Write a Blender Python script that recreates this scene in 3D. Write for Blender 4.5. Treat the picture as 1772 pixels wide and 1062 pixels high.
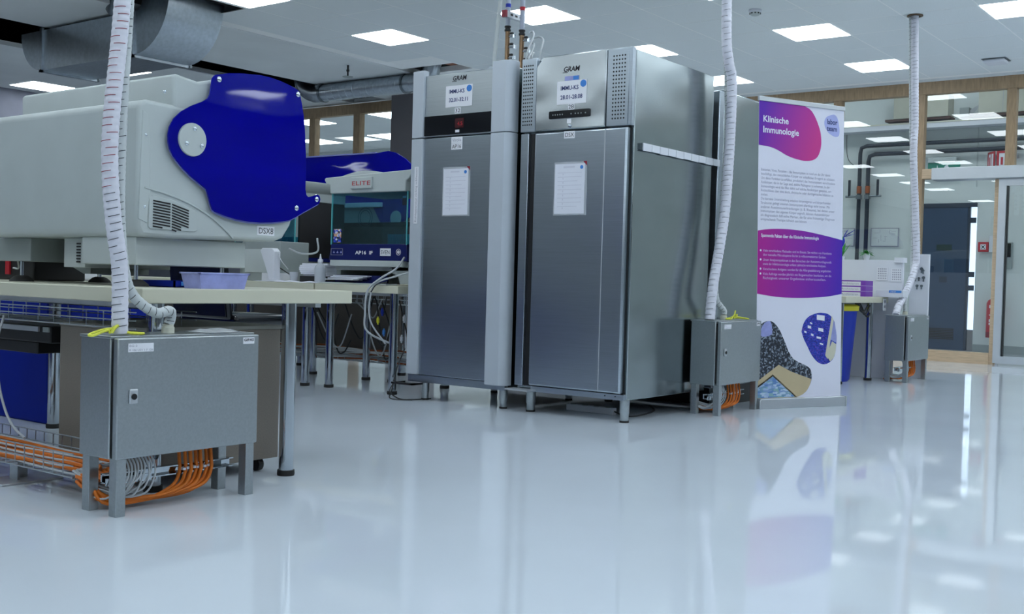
import bpy, math, random
from mathutils import Vector, Matrix
random.seed(4)
S = bpy.context.scene
for o in list(bpy.data.objects): bpy.data.objects.remove(o)
COL = S.collection
# ---------------------------------------------------------------- camera, light, exposure
cam_data = bpy.data.cameras.new('camera'); cam = bpy.data.objects.new('camera', cam_data); COL.objects.link(cam)
cam_data.sensor_width = 36; cam_data.lens = 39.0956; cam_data.clip_start = .05; cam_data.clip_end = 200
R_ = Vector((0.79851611, 0.60133988, 0.02761113)); U_ = Vector((-0.03690889, 0.00312661, 0.99931374)); F_ = Vector((-0.60084087, 0.79898722, -0.02469144))
cam.matrix_world = Matrix(((R_.x, U_.x, -F_.x, 0), (R_.y, U_.y, -F_.y, 0), (R_.z, U_.z, -F_.z, .8), (0, 0, 0, 1)))
S.camera = cam
W = bpy.data.worlds.new('world'); S.world = W; W.use_nodes = True
W.node_tree.nodes['Background'].inputs[0].default_value = (.75, .88, 1, 1)
W.node_tree.nodes['Background'].inputs[1].default_value = .12
PANEL = 10.5                      # brightness of the ceiling light panels
PANEL_COLOUR = (.86, .95, 1.0)
S.view_settings.view_transform = 'Standard'; S.view_settings.look = 'None'
S.view_settings.exposure = -.12; S.view_settings.gamma = 1; S.view_settings.use_curve_mapping = False

# ---------------------------------------------------------------- helpers
def lin(c):
    return tuple(((v/12.92) if v <= .04045 else ((v+.055)/1.055)**2.4) for v in c)
def hx(s): return lin(tuple(int(s[i:i+2], 16)/255 for i in (0, 2, 4)))
MATS = {}
def mat(name, col, rough=.5, metal=0., var=.06, vscale=6., bump=0., bscale=40., stretch=None, spec=.5, coat=0., trans=0., emit=None, es=0., bdist=.01, ior=1.45):
    m = bpy.data.materials.new(name); m.use_nodes = True; nt = m.node_tree; N = nt.nodes; L = nt.links
    b = N['Principled BSDF']
    col = hx(col) if isinstance(col, str) else col
    b.inputs['Roughness'].default_value = rough; b.inputs['Metallic'].default_value = metal
    b.inputs['Specular IOR Level'].default_value = spec; b.inputs['Coat Weight'].default_value = coat; b.inputs['Coat Roughness'].default_value = .06
    b.inputs['Transmission Weight'].default_value = trans; b.inputs['IOR'].default_value = ior
    tc = N.new('ShaderNodeTexCoord'); mp = N.new('ShaderNodeMapping'); L.new(tc.outputs['Object'], mp.inputs[0])
    if stretch: mp.inputs['Scale'].default_value = stretch
    nz = N.new('ShaderNodeTexNoise'); nz.inputs['Scale'].default_value = vscale; nz.inputs['Detail'].default_value = 4
    L.new(mp.outputs[0], nz.inputs[0])
    rp = N.new('ShaderNodeValToRGB'); rp.color_ramp.elements[0].position = .3; rp.color_ramp.elements[1].position = .7
    rp.color_ramp.elements[0].color = tuple(max(0, c*(1-var)) for c in col)+(1,)
    rp.color_ramp.elements[1].color = tuple(min(1, c*(1+var)) for c in col)+(1,)
    L.new(nz.outputs['Fac'], rp.inputs[0]); L.new(rp.outputs[0], b.inputs['Base Color'])
    if bump:
        n2 = N.new('ShaderNodeTexNoise'); n2.inputs['Scale'].default_value = bscale; n2.inputs['Detail'].default_value = 3 if bscale > 20 else 0; L.new(mp.outputs[0], n2.inputs[0])
        bp = N.new('ShaderNodeBump'); bp.inputs['Strength'].default_value = bump; bp.inputs['Distance'].default_value = bdist
        L.new(n2.outputs['Fac'], bp.inputs['Height']); L.new(bp.outputs[0], b.inputs['Normal'])
    if emit:
        b.inputs['Emission Color'].default_value = tuple(emit)+(1,); b.inputs['Emission Strength'].default_value = es
    MATS[name] = m; return m
def glass_mat(name, tint, boost=1.0, refl=(1, 1, 1)):
    m = bpy.data.materials.new(name); m.use_nodes = True; nt = m.node_tree; N = nt.nodes; L = nt.links
    N.remove(N['Principled BSDF']); out = N['Material Output']
    tr = N.new('ShaderNodeBsdfTransparent'); tr.inputs[0].default_value = tuple(tint)+(1,)
    gl = N.new('ShaderNodeBsdfGlossy'); gl.inputs['Roughness'].default_value = 0.0; gl.inputs[0].default_value = tuple(refl)+(1,)
    fr = N.new('ShaderNodeFresnel'); fr.inputs[0].default_value = 1.5
    mu = N.new('ShaderNodeMath'); mu.operation = 'MULTIPLY'; mu.inputs[1].default_value = boost; mu.use_clamp = True
    mx = N.new('ShaderNodeMixShader'); L.new(fr.outputs[0], mu.inputs[0]); L.new(mu.outputs[0], mx.inputs[0])
    L.new(tr.outputs[0], mx.inputs[1]); L.new(gl.outputs[0], mx.inputs[2]); L.new(mx.outputs[0], out.inputs[0]); MATS[name] = m; return m
def gradient_mat(name, c0, c1, a, b, rough=.5):
    """printed gradient between two object-space points"""
    m = bpy.data.materials.new(name); m.use_nodes = True; nt = m.node_tree; N = nt.nodes; L = nt.links; p = N['Principled BSDF']
    a = Vector(a); b = Vector(b); d = b-a; d /= d.length_squared
    tc = N.new('ShaderNodeTexCoord'); sb = N.new('ShaderNodeVectorMath'); sb.operation = 'SUBTRACT'; sb.inputs[1].default_value = a
    dt = N.new('ShaderNodeVectorMath'); dt.operation = 'DOT_PRODUCT'; dt.inputs[1].default_value = d
    L.new(tc.outputs['Object'], sb.inputs[0]); L.new(sb.outputs[0], dt.inputs[0])
    rp = N.new('ShaderNodeValToRGB'); rp.color_ramp.elements[0].color = hx(c0)+(1,); rp.color_ramp.elements[1].color = hx(c1)+(1,)
    L.new(dt.outputs['Value'], rp.inputs[0]); L.new(rp.outputs[0], p.inputs['Base Color']); p.inputs['Roughness'].default_value = rough
    MATS[name] = m; return m
def patch_mat(name, cols, scale, rough=.5, stretch=(1, 1, 1)):
    """printed photograph: voronoi patches in a few colours"""
    m = bpy.data.materials.new(name); m.use_nodes = True; nt = m.node_tree; N = nt.nodes; L = nt.links; p = N['Principled BSDF']
    tc = N.new('ShaderNodeTexCoord'); mp = N.new('ShaderNodeMapping'); mp.inputs['Scale'].default_value = stretch
    vo = N.new('ShaderNodeTexVoronoi'); vo.inputs['Scale'].default_value = scale; vo.distance = 'CHEBYCHEV'
    L.new(tc.outputs['Object'], mp.inputs[0]); L.new(mp.outputs[0], vo.inputs[0])
    sp = N.new('ShaderNodeSeparateColor'); L.new(vo.outputs['Color'], sp.inputs[0])
    rp = N.new('ShaderNodeValToRGB'); rp.color_ramp.interpolation = 'CONSTANT'
    while len(rp.color_ramp.elements) < len(cols): rp.color_ramp.elements.new(.5)
    for i, c in enumerate(cols):
        rp.color_ramp.elements[i].position = i/len(cols); rp.color_ramp.elements[i].color = hx(c)+(1,)
    L.new(sp.outputs[0], rp.inputs[0]); L.new(rp.outputs[0], p.inputs['Base Color']); p.inputs['Roughness'].default_value = rough
    MATS[name] = m; return m

ORG = {}
class MB:
    def __init__(s): s.v = []; s.f = []; s.sm = []
    def add(s, vs, fs, smooth=False):
        n = len(s.v); s.v += [Vector(v) for v in vs]
        s.f += [tuple(i+n for i in f) for f in fs]; s.sm += [smooth]*len(fs); return s
    def box(s, x0, x1, y0, y1, z0, z1):
        x0, x1 = sorted((x0, x1)); y0, y1 = sorted((y0, y1)); z0, z1 = sorted((z0, z1))
        return s.add([(x0,y0,z0),(x1,y0,z0),(x1,y1,z0),(x0,y1,z0),(x0,y0,z1),(x1,y0,z1),(x1,y1,z1),(x0,y1,z1)],
              [(3,2,1,0),(4,5,6,7),(0,1,5,4),(1,2,6,5),(2,3,7,6),(3,0,4,7)])
    def frame(s, a, b, u, v, w):   # oriented box from corner a along three vectors
        a, b, u, v = Vector(a), None, Vector(u), Vector(v); w = Vector(w)
        return s.add([a,a+u,a+u+v,a+v,a+w,a+u+w,a+u+v+w,a+v+w],[(3,2,1,0),(4,5,6,7),(0,1,5,4),(1,2,6,5),(2,3,7,6),(3,0,4,7)])
    def tube(s, pts, r, seg=10, caps=True, radii=None, smooth=True):
        pts = [Vector(p) for p in pts]; n = len(pts); rings = []; prev = None
        for i, p in enumerate(pts):
            t = (pts[min(i+1, n-1)]-pts[max(i-1, 0)]).normalized()
            if prev is None:
                up = Vector((0, 0, 1)) if abs(t.z) < .9 else Vector((1, 0, 0)); a = t.cross(up).normalized()
            else: a = (prev-t*prev.dot(t)).normalized()
            prev = a; b = t.cross(a); rr = radii[i] if radii else r
            rings.append([p+rr*(a*math.cos(2*math.pi*k/seg)+b*math.sin(2*math.pi*k/seg)) for k in range(seg)])
        base = len(s.v); s.v += [q for rg in rings for q in rg]
        for i in range(n-1):
            for k in range(seg):
                k2 = (k+1) % seg; s.f.append((base+i*seg+k, base+i*seg+k2, base+(i+1)*seg+k2, base+(i+1)*seg+k)); s.sm.append(smooth)
        if caps:
            s.f.append(tuple(base+k for k in reversed(range(seg)))); s.f.append(tuple(base+(n-1)*seg+k for k in range(seg))); s.sm += [False, False]
        return s
    def lathe(s, c, prof, seg=24, axis='z', caps=True):   # prof: [(r, h)] about an axis through c
        c = Vector(c); base = len(s.v)
        for r, h in prof:
            for k in range(seg):
                a = 2*math.pi*k/seg; p = (r*math.cos(a), r*math.sin(a), h)
                if axis == 'x': p = (h, r*math.cos(a), r*math.sin(a))
                if axis == 'y': p = (r*math.sin(a), h, r*math.cos(a))
                s.v.append(c+Vector(p))
        n = len(prof)
        for i in range(n-1):
            for k in range(seg):
                k2 = (k+1) % seg; s.f.append((base+i*seg+k, base+i*seg+k2, base+(i+1)*seg+k2, base+(i+1)*seg+k)); s.sm.append(True)
        if caps:
            s.f.append(tuple(base+k for k in reversed(range(seg)))); s.f.append(tuple(base+(n-1)*seg+k for k in range(seg))); s.sm += [False, False]
        return s
    def prism(s, poly, fn, t0, t1, smooth=False):   # poly of (a,b); fn(a,b,t) -> point
        n = len(poly); vs = [fn(a, b, t0) for a, b in poly]+[fn(a, b, t1) for a, b in poly]
        fs = [tuple(reversed(range(n))), tuple(range(n, 2*n))]
        base = len(s.v); s.add(vs, fs)
        for i in range(n):
            j = (i+1) % n; s.f.append((base+i, base+j, base+n+j, base+n+i)); s.sm.append(smooth)
        return s
    def poly(s, pts): return s.add(pts, [tuple(range(len(pts)))])
    def build(s, name, m, parent=None, bev=0, label=None, kind=None, seg=2):
        me = bpy.data.meshes.new(name); o = bpy.data.objects.new(name, me); COL.objects.link(o)
        if parent is not None:
            off = ORG[parent.name]; o.parent = parent
        elif kind == 'structure': off = Vector((0, 0, 0))
        else:
            xs = [v.x for v in s.v]; ys = [v.y for v in s.v]; zs = [v.z for v in s.v]
            off = Vector(((min(xs)+max(xs))/2, (min(ys)+max(ys))/2, min(zs))); o.location = off
        ORG[o.name] = off
        me.from_pydata([v-off for v in s.v], [], s.f); me.polygons.foreach_set('use_smooth', s.sm)
        import bmesh
        bm = bmesh.new(); bm.from_mesh(me); bmesh.ops.recalc_face_normals(bm, faces=bm.faces); bm.to_mesh(me); bm.free()
        me.materials.append(MATS[m] if isinstance(m, str) else m)
        me.set_sharp_from_angle(angle=math.radians(38))
        if bev:
            b = o.modifiers.new('bevel', 'BEVEL'); b.width = bev; b.segments = seg; b.limit_method = 'ANGLE'; b.angle_limit = math.radians(40)
        if label: o['label'] = label
        if kind: o['kind'] = kind
        return o
def thing(name, label, cat, loc, group=None):
    o = bpy.data.objects.new(name, None); COL.objects.link(o); o.location = loc; o.empty_display_size = .1
    ORG[o.name] = Vector(loc); o['label'] = label; o['category'] = cat
    if group: o['group'] = group
    return o
def tag(o, label, cat, group=None):
    o['label'] = label; o['category'] = cat
    if group: o['group'] = group
    return o
def dup(root, loc, label, group=None):
    r = root.copy(); COL.objects.link(r); r.location = loc; r['label'] = label
    if group: r['group'] = group
    ORG[r.name] = Vector(loc)
    for ch in root.children:
        c = ch.copy(); COL.objects.link(c); c.parent = r; ORG[c.name] = Vector(loc)
        for g in ch.children:
            d = g.copy(); COL.objects.link(d); d.parent = c; ORG[d.name] = Vector(loc)
    return r
def text(parent, s, pos, right, up, size, m, width=None, align='LEFT', name='lettering', spacing=1.0, bold=0.0):
    cu = bpy.data.curves.new('t', 'FONT'); cu.body = s; cu.size = size; cu.align_x = align; cu.space_character = spacing; cu.offset = size*.022 if bold else 0
    cu.resolution_u = 3; cu.space_line = 1.0
    t = bpy.data.objects.new('t', cu); COL.objects.link(t); dg = bpy.context.evaluated_depsgraph_get()
    me = bpy.data.meshes.new_from_object(t.evaluated_get(dg)); bpy.data.objects.remove(t); bpy.data.curves.remove(cu)
    off = ORG[parent.name]; right = Vector(right).normalized(); up = Vector(up).normalized(); pos = Vector(pos)
    if me.vertices:
        w = max(v.co.x for v in me.vertices)-min(v.co.x for v in me.vertices)
        k = (width/w) if width else 1
        for v in me.vertices: v.co = pos+right*v.co.x*k+up*v.co.y-off
    me.materials.clear(); me.materials.append(MATS[m]); me.name = name
    o = bpy.data.objects.new(name, me); COL.objects.link(o); o.parent = parent; ORG[o.name] = off
    return o
def smooth_path(pts, n=12):
    pts = [Vector(p) for p in pts]; out = []; P = [pts[0]*2-pts[1]]+pts+[pts[-1]*2-pts[-2]]
    for i in range(1, len(P)-2):
        for k in range(n):
            t = k/n; a, b, c, d = P[i-1], P[i], P[i+1], P[i+2]
            out.append(.5*((2*b)+(c-a)*t+(2*a-5*b+4*c-d)*t*t+(3*b-a-3*c+d)*t**3))
    return out+[pts[-1]]
def resample(pts, step):
    out = [pts[0]]; acc = 0
    for a, b in zip(pts, pts[1:]):
        L = (b-a).length
        while acc+L >= step:
            t = (step-acc)/L; a = a+(b-a)*t; out.append(a); L = (b-a).length; acc = 0
        acc += L
    return out
X, Y, Z = Vector((1, 0, 0)), Vector((0, 1, 0)), Vector((0, 0, 1))

# ---------------------------------------------------------------- materials
mat('floor', (.63, .69, .76), .042, var=.03, vscale=1.2, bump=.02, bscale=3.0, bdist=.01, spec=.42, coat=.0)
mat('ceiling_tile', (.80, .84, .86), .85, var=.05, vscale=160, bump=.15, bscale=300, bdist=.002)
mat('ceiling_grid', (.95, .96, .96), .8, var=.02)
mat('ceiling_panel', (.74, .77, .78), .8, var=.05, vscale=1.2)
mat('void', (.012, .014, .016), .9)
mat('wall_white', (.66, .70, .70), .8, var=.03, vscale=2)
mat('wall_corridor', (.66, .71, .70), .8, var=.03, vscale=2)
mat('wall_mauve', (.18, .19, .24), .8)
mat('wall_mid', (.66, .70, .72), .8)
mat('wall_taupe', (.13, .135, .14), .8)
mat('column_taupe', (.16, .15, .16), .85, var=.12, vscale=200)
mat('wood', (.36, .25, .15), .5, var=.18, vscale=14, stretch=(4, 4, .6))
mat('wood_light', (.60, .44, .29), .45, var=.12, vscale=14, stretch=(.6, 4, 6))
mat('steel', (.43, .485, .54), .29, 1., var=.05, vscale=90, stretch=(.05, .05, 3), bump=.05, bscale=120, bdist=.002)
mat('steel_pale', (.50, .545, .57), .32, 1., var=.05, vscale=90, stretch=(.05, .05, 3), bump=.05, bscale=120, bdist=.002)
mat('steel_wavy', (.52, .56, .58), .22, 1., var=.04, vscale=30, bump=.24, bscale=4.2, bdist=.03, stretch=(.8, 1, 1.6))
mat('steel_side', (.34, .385, .40), .20, 1., var=.06, vscale=4, bump=.35, bscale=2.2, bdist=.03, stretch=(1, .8, 1.5))
mat('steel_box', (.43, .465, .48), .36, 1., var=.05, vscale=120, bump=.05, bscale=200, bdist=.001)
mat('steel_dark', (.20, .23, .25), .35, 1., var=.1)
mat('galvanised', (.46, .51, .56), .32, 1., var=.09, vscale=28, bump=.05, bscale=30, bdist=.002)
mat('paint_silver', (.52, .57, .63), .42, .15, var=.02)
mat('chrome', (.60, .65, .70), .07, 1., var=.02)
mat('aluminium', (.62, .65, .68), .4, .8, var=.03)
mat('plastic_grey', (.50, .55, .55), .5, var=.03, bump=.04, bscale=400, bdist=.001)
mat('plastic_grey_dark', (.30, .34, .34), .5, var=.04)
mat('blue_acrylic', (.0005, .0005, .27), .03, var=.15, vscale=2.5, bump=.05, bscale=6, stretch=(1, .5, 2.2), spec=.45)
mat('blue_acrylic_edge', (.20, .22, .55), .15)
mat('laminate', (.60, .59, .47), .45, var=.02)
mat('black', (.012, .012, .014), .45, var=.2)
mat('black_gloss', (.008, .009, .012), .12, var=.1)
mat('rubber', (.02, .02, .02), .7)
mat('taupe', (.115, .10, .088), .6, var=.06, vscale=200)
mat('taupe_board', (.20, .175, .15), .55, var=.08, vscale=200)
mat('taupe_top', (.22, .22, .20), .5, var=.05)
mat('white_plastic', (.72, .74, .80), .4, var=.02)
mat('cream_plastic', (.62, .62, .52), .5, var=.03)
mat('paper', (.74, .76, .84), .7, var=.02)
mat('label', (.80, .81, .86), .6, var=.01)
mat('ink', (.02, .02, .03), .6)
mat('ink_grey', (.34, .35, .42), .6)
mat('ink_para', (.40, .41, .52), .6)
mat('ink_pale', (.62, .63, .72), .6)
mat('ink_lilac', (.62, .50, .80), .6)
mat('ink_blue', (.05, .22, .62), .5)
mat('ink_navy', (.015, .03, .16), .5)
mat('red', (.48, .015, .03), .45)
mat('dark_red', (.25, .01, .03), .4)
mat('navy', (.008, .014, .11), .25, var=.05)
mat('bin_blue', (.006, .03, .42), .4, var=.05)
mat('crate_blue', (.002, .016, .26), .6, var=.05, spec=.2)
mat('yellow', (.72, .66, .03), .5)
mat('rope', (.72, .74, .08), .7, var=.15, vscale=60)
mat('orange', (.66, .165, .012), .5, var=.15, vscale=20)
mat('cable_grey', (.50, .53, .56), .5)
mat('cable_dark', (.02, .022, .025), .5)
mat('hose_white', (.72, .72, .80), .45, var=.03, vscale=30)
mat('hose_grey', (.58, .62, .63), .45, var=.03, vscale=30)
mat('tick_red', (.34, .06, .08), .6)
mat('tick_dark', (.05, .06, .07), .6)
mat('brass', (.20, .13, .08), .38, 1., var=.15, vscale=30)
mat('pipe_grey', (.42, .46, .56), .45, .2)
mat('pipe_dark', (.012, .02, .035), .5)
mat('copper', (.40, .12, .05), .4, 1.)
mat('teal_dark', (.012, .06, .08), .3)
mat('teal', (.10, .42, .46), .35)
mat('green', (.01, .22, .15), .5)
mat('dark_green', (.01, .035, .03), .5)
mat('leaf', (.06, .36, .07), .5, var=.3, vscale=20)
mat('leaf_blue', (.03, .04, .50), .5, var=.3, vscale=20)
mat('violet', (.19, .05, .42), .5)
mat('tub_lilac', (.42, .46, .86), .25, var=.10, vscale=30, trans=.25)
mat('clear_white', (.66, .70, .76), .2, trans=.35)
mat('door_blue', (.03, .06, .115), .35, var=.06, vscale=3)
mat('door_blue_dark', (.02, .035, .06), .5)
mat('beige', (.46, .46, .38), .6)
mat('lamp', (.8, .8, .8), .6, emit=PANEL_COLOUR, es=PANEL)
mat('daylight', (.8, .8, .8), .6, emit=(.62, .78, 1.0), es=1.4)
mat('display_red', (.02, .01, .012), .2, emit=(.7, .08, .12), es=.035)
mat('banner_white', (.74, .75, .86), .55, var=.01)
mat('logo_lilac', (.42, .46, .80), .5)
mat('brown', (.10, .05, .04), .6)
mat('skin_print', (.55, .45, .28), .5)
glass_mat('glass', (.93, .97, .97), 2.0)
glass_mat('glass_teal', (.13, .40, .55), .22, (.7, 1, 1))
gradient_mat('print_top', '5a1aa8', 'c8328c', (0, 0, 1.9), (.46, 0, 1.74))
gradient_mat('print_band', 'a8148f', '4a1fb0', (.05, 0, .95), (.72, 0, .90))
patch_mat('photo_machine', ['1d2430', '39414e', '0f1620', '6f7a88', '252c3c', '8f9aa8', '1a2030'], 95)
patch_mat('photo_blue', ['1a2a9a', '2338b0', '16207e', '2a48b8', '1c2f9c', '5a48b8'], 90, stretch=(1, 1, 2.2))
patch_mat('photo_screen', ['7f9cc8', '9fb8d8', '5f86c0', 'b8cce0', '6f98b8', '86aeb4'], 30, stretch=(1, 1, 3))
patch_mat('photo_sticker', ['2a50d8', '1a38b8', '8898d8', '20283c', 'd8a888', 'e0e4f0'], 70)

# ---------------------------------------------------------------- setting
ZC = 3.23; YW = 13.16; YC = 15.5; YL = 11.2
MB().box(-22, 6, -8, YC+.3, -.1, 0).build('floor', 'floor', kind='structure')
ceil = MB()
ceil.box(-8.98, 6, -8, 5.6, ZC-.0016, ZC+.06).box(-8.24, 6, 5.6, 6.88, ZC-.0016, ZC+.06).box(-8.98, 6, 6.88, 9.66, ZC-.0016, ZC+.06).box(-8.2, 6, 9.66, 10.02, ZC-.0016, ZC+.06).box(-8.98, 6, 10.02, YW+.08, ZC-.0016, ZC+.06)
ceil = ceil.build('ceiling', 'ceiling_grid', kind='structure')
MB().box(-10.65, -9.0, -8, 5.6, ZC-.01, ZC+.05).box(-10.65, -9.16, 5.6, 6.9, ZC-.01, ZC+.05).box(-10.65, -9.0, 6.9, YL, ZC-.01, ZC+.05).build('ceiling_band', 'ceiling_panel', kind='structure')
MB().box(-22, -11.95, -8, 7.2, ZC, ZC+.05).box(-22, -11.35, 7.2, YC, ZC, ZC+.05).box(-11.35, -9.0, YL, YC, ZC, ZC+.05).build('ceiling_left', 'ceiling_panel', kind='structure')
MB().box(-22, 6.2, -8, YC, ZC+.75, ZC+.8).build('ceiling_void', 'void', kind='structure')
# the recess's bare metal runners
for i, (x, z, ya, yb, m_) in enumerate(((-10.62, ZC+.02, -2, YL, 'aluminium'), (-11.33, ZC+.02, 7.2, YL, 'aluminium'), (-11.3, ZC+.22, -2, YL, 'steel_dark'))):
    MB().box(x-.02, x+.02, ya, yb, z-.02, z+.03).build('trim_%d' % (i+1), m_, kind='structure')
# shadow joint between band and tiles, a slightly lower trim
MB().box(-9.03, -8.975, -8, 5.6, ZC-.012, ZC+.03).box(-9.03, -8.975, 6.9, 9.6, ZC-.012, ZC+.03).box(-9.03, -8.975, 10.1, YL, ZC-.012, ZC+.03).build('trim_4', 'ceiling_panel', kind='structure')
# ceiling tiles: 3 per light spacing
xs = []; 
for k in range(-4, 7):
    c = -4.18+1.86*k; xs += [c-.275, c+.275, c+.93]
ys = []
for k in range(-9, 4):
    c = 10.19+1.87*k; ys += [c-.28, c+.28, c+.935]
LIGHTS = []
tile_mesh = {}
hidden = MB(); nt_ = 0
for i in range(len(xs)-1):
    for j in range(len(ys)-1):
        x0, x1, y0, y1 = xs[i], xs[i+1], ys[j], ys[j+1]
        if x1 > 5.9 or y1 > YW+.1 or x0 < -9 or y0 < -7.9: continue
        if -9.1 < x0 < -8.3 and (y0 < 6.7 and y1 > 5.6 or y0 < 10.02 and y1 > 9.66): continue
        if i % 3 == 0 and j % 3 == 0 and not (-8.2 < x0 < -8.1 and 9.8 < y0 < 10):
            LIGHTS.append((x0, x1, y0, y1))
            continue
        g = .006; w, d = x1-x0-2*g, y1-y0-2*g
        cx, cy = (x0+x1)/2, (y0+y1)/2
        fwd = (Vector((cx, cy, ZC-.8))).dot(F_); sd = abs(Vector((cx, cy, ZC-.8)).dot(R_)); upv = Vector((cx, cy, ZC-.8)).dot(U_)
        if fwd > 0 and sd/fwd < .52 and upv/fwd < .32 and nt_ < 290 and y1 < YW+.3:
            key = (round(w, 3), round(d, 3))
            if key not in tile_mesh:
                o = MB().box(-w/2, w/2, -d/2, d/2, 0, .004).build('ceiling_tile', 'ceiling_tile', ceil); tile_mesh[key] = o.data
            else:
                o = bpy.data.objects.new('ceiling_tile', tile_mesh[key]); COL.objects.link(o); o.parent = ceil
            o.location = (cx, cy, ZC-.0025+random.uniform(-.0006, .0006)); nt_ += 1
        else: hidden.box(x0+g, x1-g, y0+g, y1-g, ZC-.0025, ZC+.0015)
hidden.build('outer_tiles', 'ceiling_tile', ceil, kind='stuff')
# walls
MB().box(6, 6.2, -8, YC, 0, 3.98).build('wall_right', 'wall_taupe', kind='structure')
MB().box(-22, 6.2, -8.2, -8, 0, 3.98).build('wall_front', 'wall_mid', kind='structure')
MB().box(-22.2, -22, -8.2, YC+.2, 0, 3.98).build('wall_left', 'wall_mauve', kind='structure')
MB().box(-22, -4.78, YC, YC+.2, 0, 3.98).box(-4.78, -3.98, YC, YC+.2, 1.98, 3.98).box(-3.98, 6.2, YC, YC+.2, 0, 3.98).build('wall_corridor', 'wall_corridor', kind='structure')
MB().box(-3.98, 4, YC-.012, YC, 0, .11).build('baseboard_corridor', 'plastic_grey_dark', kind='structure')
MB().box(-10.35, -9.9, YL-.25, YL+.25, 0, ZC).build('column', 'column_taupe', kind='structure')
MB().box(-16.6, -12.75, YL-.05, YL+.05, 0, ZC).build('wall_alcove', 'wall_mauve', kind='structure')
MB().box(-18, -14.8, 6.2, 8.55, 0, ZC).build('wall_pier', 'wall_mauve', kind='structure')
# lights
visible = {(-1, -1): 0}
def lamp_label(cx, cy):
    table = {(-7.9, 8.32): 'square LED ceiling panel hanging left of the white pipes, between spiral duct and grey manifold',
      (-6.04, 8.32): 'square LED ceiling panel right beside the red-banded manifold pipe',
      (-6.04, 10.19): 'square LED ceiling panel peeking over the top corner of the right-hand big steel fridge',
      (-6.04, 12.06): 'square LED ceiling panel crossed by the white hose of the middle electrical box',
      (-4.18, 10.19): 'square LED ceiling panel between the domed smoke detector and the brass ceiling hole',
      (-4.18, 12.06): 'square LED ceiling panel touching the far hose, just above the wood beam',
      (-2.32, 10.19): 'square LED ceiling panel in the top right corner of the picture',
      (-7.9, 6.45): 'square LED ceiling panel at the edge of the open ceiling void above the rectangular duct',
      (-4.18, 8.32): 'square LED ceiling panel just cut off by the top edge left of the smoke detector'}
    for (a, b), l in table.items():
        if abs(a-cx) < .15 and abs(b-cy) < .15: return l
    return None
def lamp(x0, x1, y0, y1, z, label, group):
    t = thing('ceiling_light', label, 'ceiling light', ((x0+x1)/2, (y0+y1)/2, z-.006), group)
    MB().box(x0+.004, x1-.004, y0+.004, y1-.004, z-.006, z-.002).build('diffuser', 'lamp', t)
    MB().box(x0+.002, x1-.002, y0+.002, y1-.002, z-.0015, z+.03).build('housing', 'white_plastic', t)
for (x0, x1, y0, y1) in LIGHTS:
    cx, cy = (x0+x1)/2, (y0+y1)/2
    l = lamp_label(cx, cy)
    if l is None:
        if cy > YW: l = 'square LED ceiling panel over the corridor behind the glass wall'; g = 'corridor ceiling panels'
        else: l = 'square LED ceiling panel outside the picture, lighting the open room'; g = 'ceiling panels outside the picture'
        if YW-.4 < cy or (cy < 0 and cx > -9 and round((cx+4.18)/1.86+(cy-10.19)/1.87) % 2): continue
    else: g = 'square ceiling panels over the lab'
    lamp(x0, x1, y0, y1, ZC, l, g)
MB().box(-9.9, 6, YW+.08, YC, 3.93, 3.98).build('ceiling_corridor', 'ceiling_panel', kind='structure')
MB().box(-8.98, 6, YW+.06, YW+.12, ZC, 3.98).build('wall_upper', 'wall_white', kind='structure')
for k in range(-3, 5):
    lamp(-4.2+1.86*k-.3, -4.2+1.86*k+.3, 14.0, 14.6, 3.92, 'square LED ceiling panel high over the corridor, hidden above the glass wall', 'corridor ceiling panels')
for cx, cy, l in ((-14.2, 8.2, 'square LED ceiling panel at far left below the rectangular duct elbow'), (-12.2, 8.0, 'square LED ceiling panel half hidden behind the nearest white hose, under the duct'), (-14.2, 6.2, 'square LED ceiling panel cut off by the left picture edge under the dark slot')):
    lamp(cx-.3, cx+.3, cy-.3, cy+.3, ZC, l, 'ceiling panels beyond the dark slot')
for cx in (-17, -15.2, -13.4, -11.6, -9.7):  # far-left columns added to brighten the room behind the glass
    for cy in (12.3, 14.2): lamp(cx-.3, cx+.3, cy-.3, cy+.3, ZC, 'square LED panel behind the left wood framed window, outer columns added for brightness', 'ceiling panels behind the left window')
for cx in (-18, -14.2):
    for cy in (-4, 0, 3.5): lamp(cx-.3, cx+.3, cy-.3, cy+.3, ZC, 'square LED ceiling panel outside the picture, lighting the open room', 'ceiling panels outside the picture')
# glass partition at the back right: window_1 with wooden posts, sliding door
gw = MB().box(-9.9, 4, YW-.06, YW+.06, ZC-.17, ZC-.03).build('window_1', 'wood', kind='structure')
MB().box(-9.9, 4, YW-.08, YW+.08, ZC-.03, ZC).build('trim_5', 'ceiling_panel', kind='structure')
for x, w, z0, z1 in ((-8.2, .1, 0, ZC-.17), (-6.6, .1, 0, ZC-.17), (-5.02, .1, 0, ZC-.17), (-4.03, .085, 0, ZC-.17), (-3.05, .1, 2.2, ZC-.17), (-1.2, .1, 2.2, ZC-.17), (.6, .1, 0, ZC-.17)):
    MB().box(x-w/2, x+w/2, YW-.05, YW+.05, z0, z1).build('window_post', 'wood', gw)
MB().box(-3.19, -3.145, YW-.05, YW+.05, .0, 2.06).build('door_post', 'wood_light', gw)
MB().box(-3.985, -3.19, YW-.06, YW+.06, 0, .125).build('sill', 'wood_light', gw)
MB().box(-9.9, -4.07, YW-.06, YW+.06, 0, .125).build('sill', 'wood_light', gw)
MB().box(-3.985, -3.855, YW-.07, YW+.06, 2.09, 2.2).build('lintel_block', 'wood_light', gw)
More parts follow.
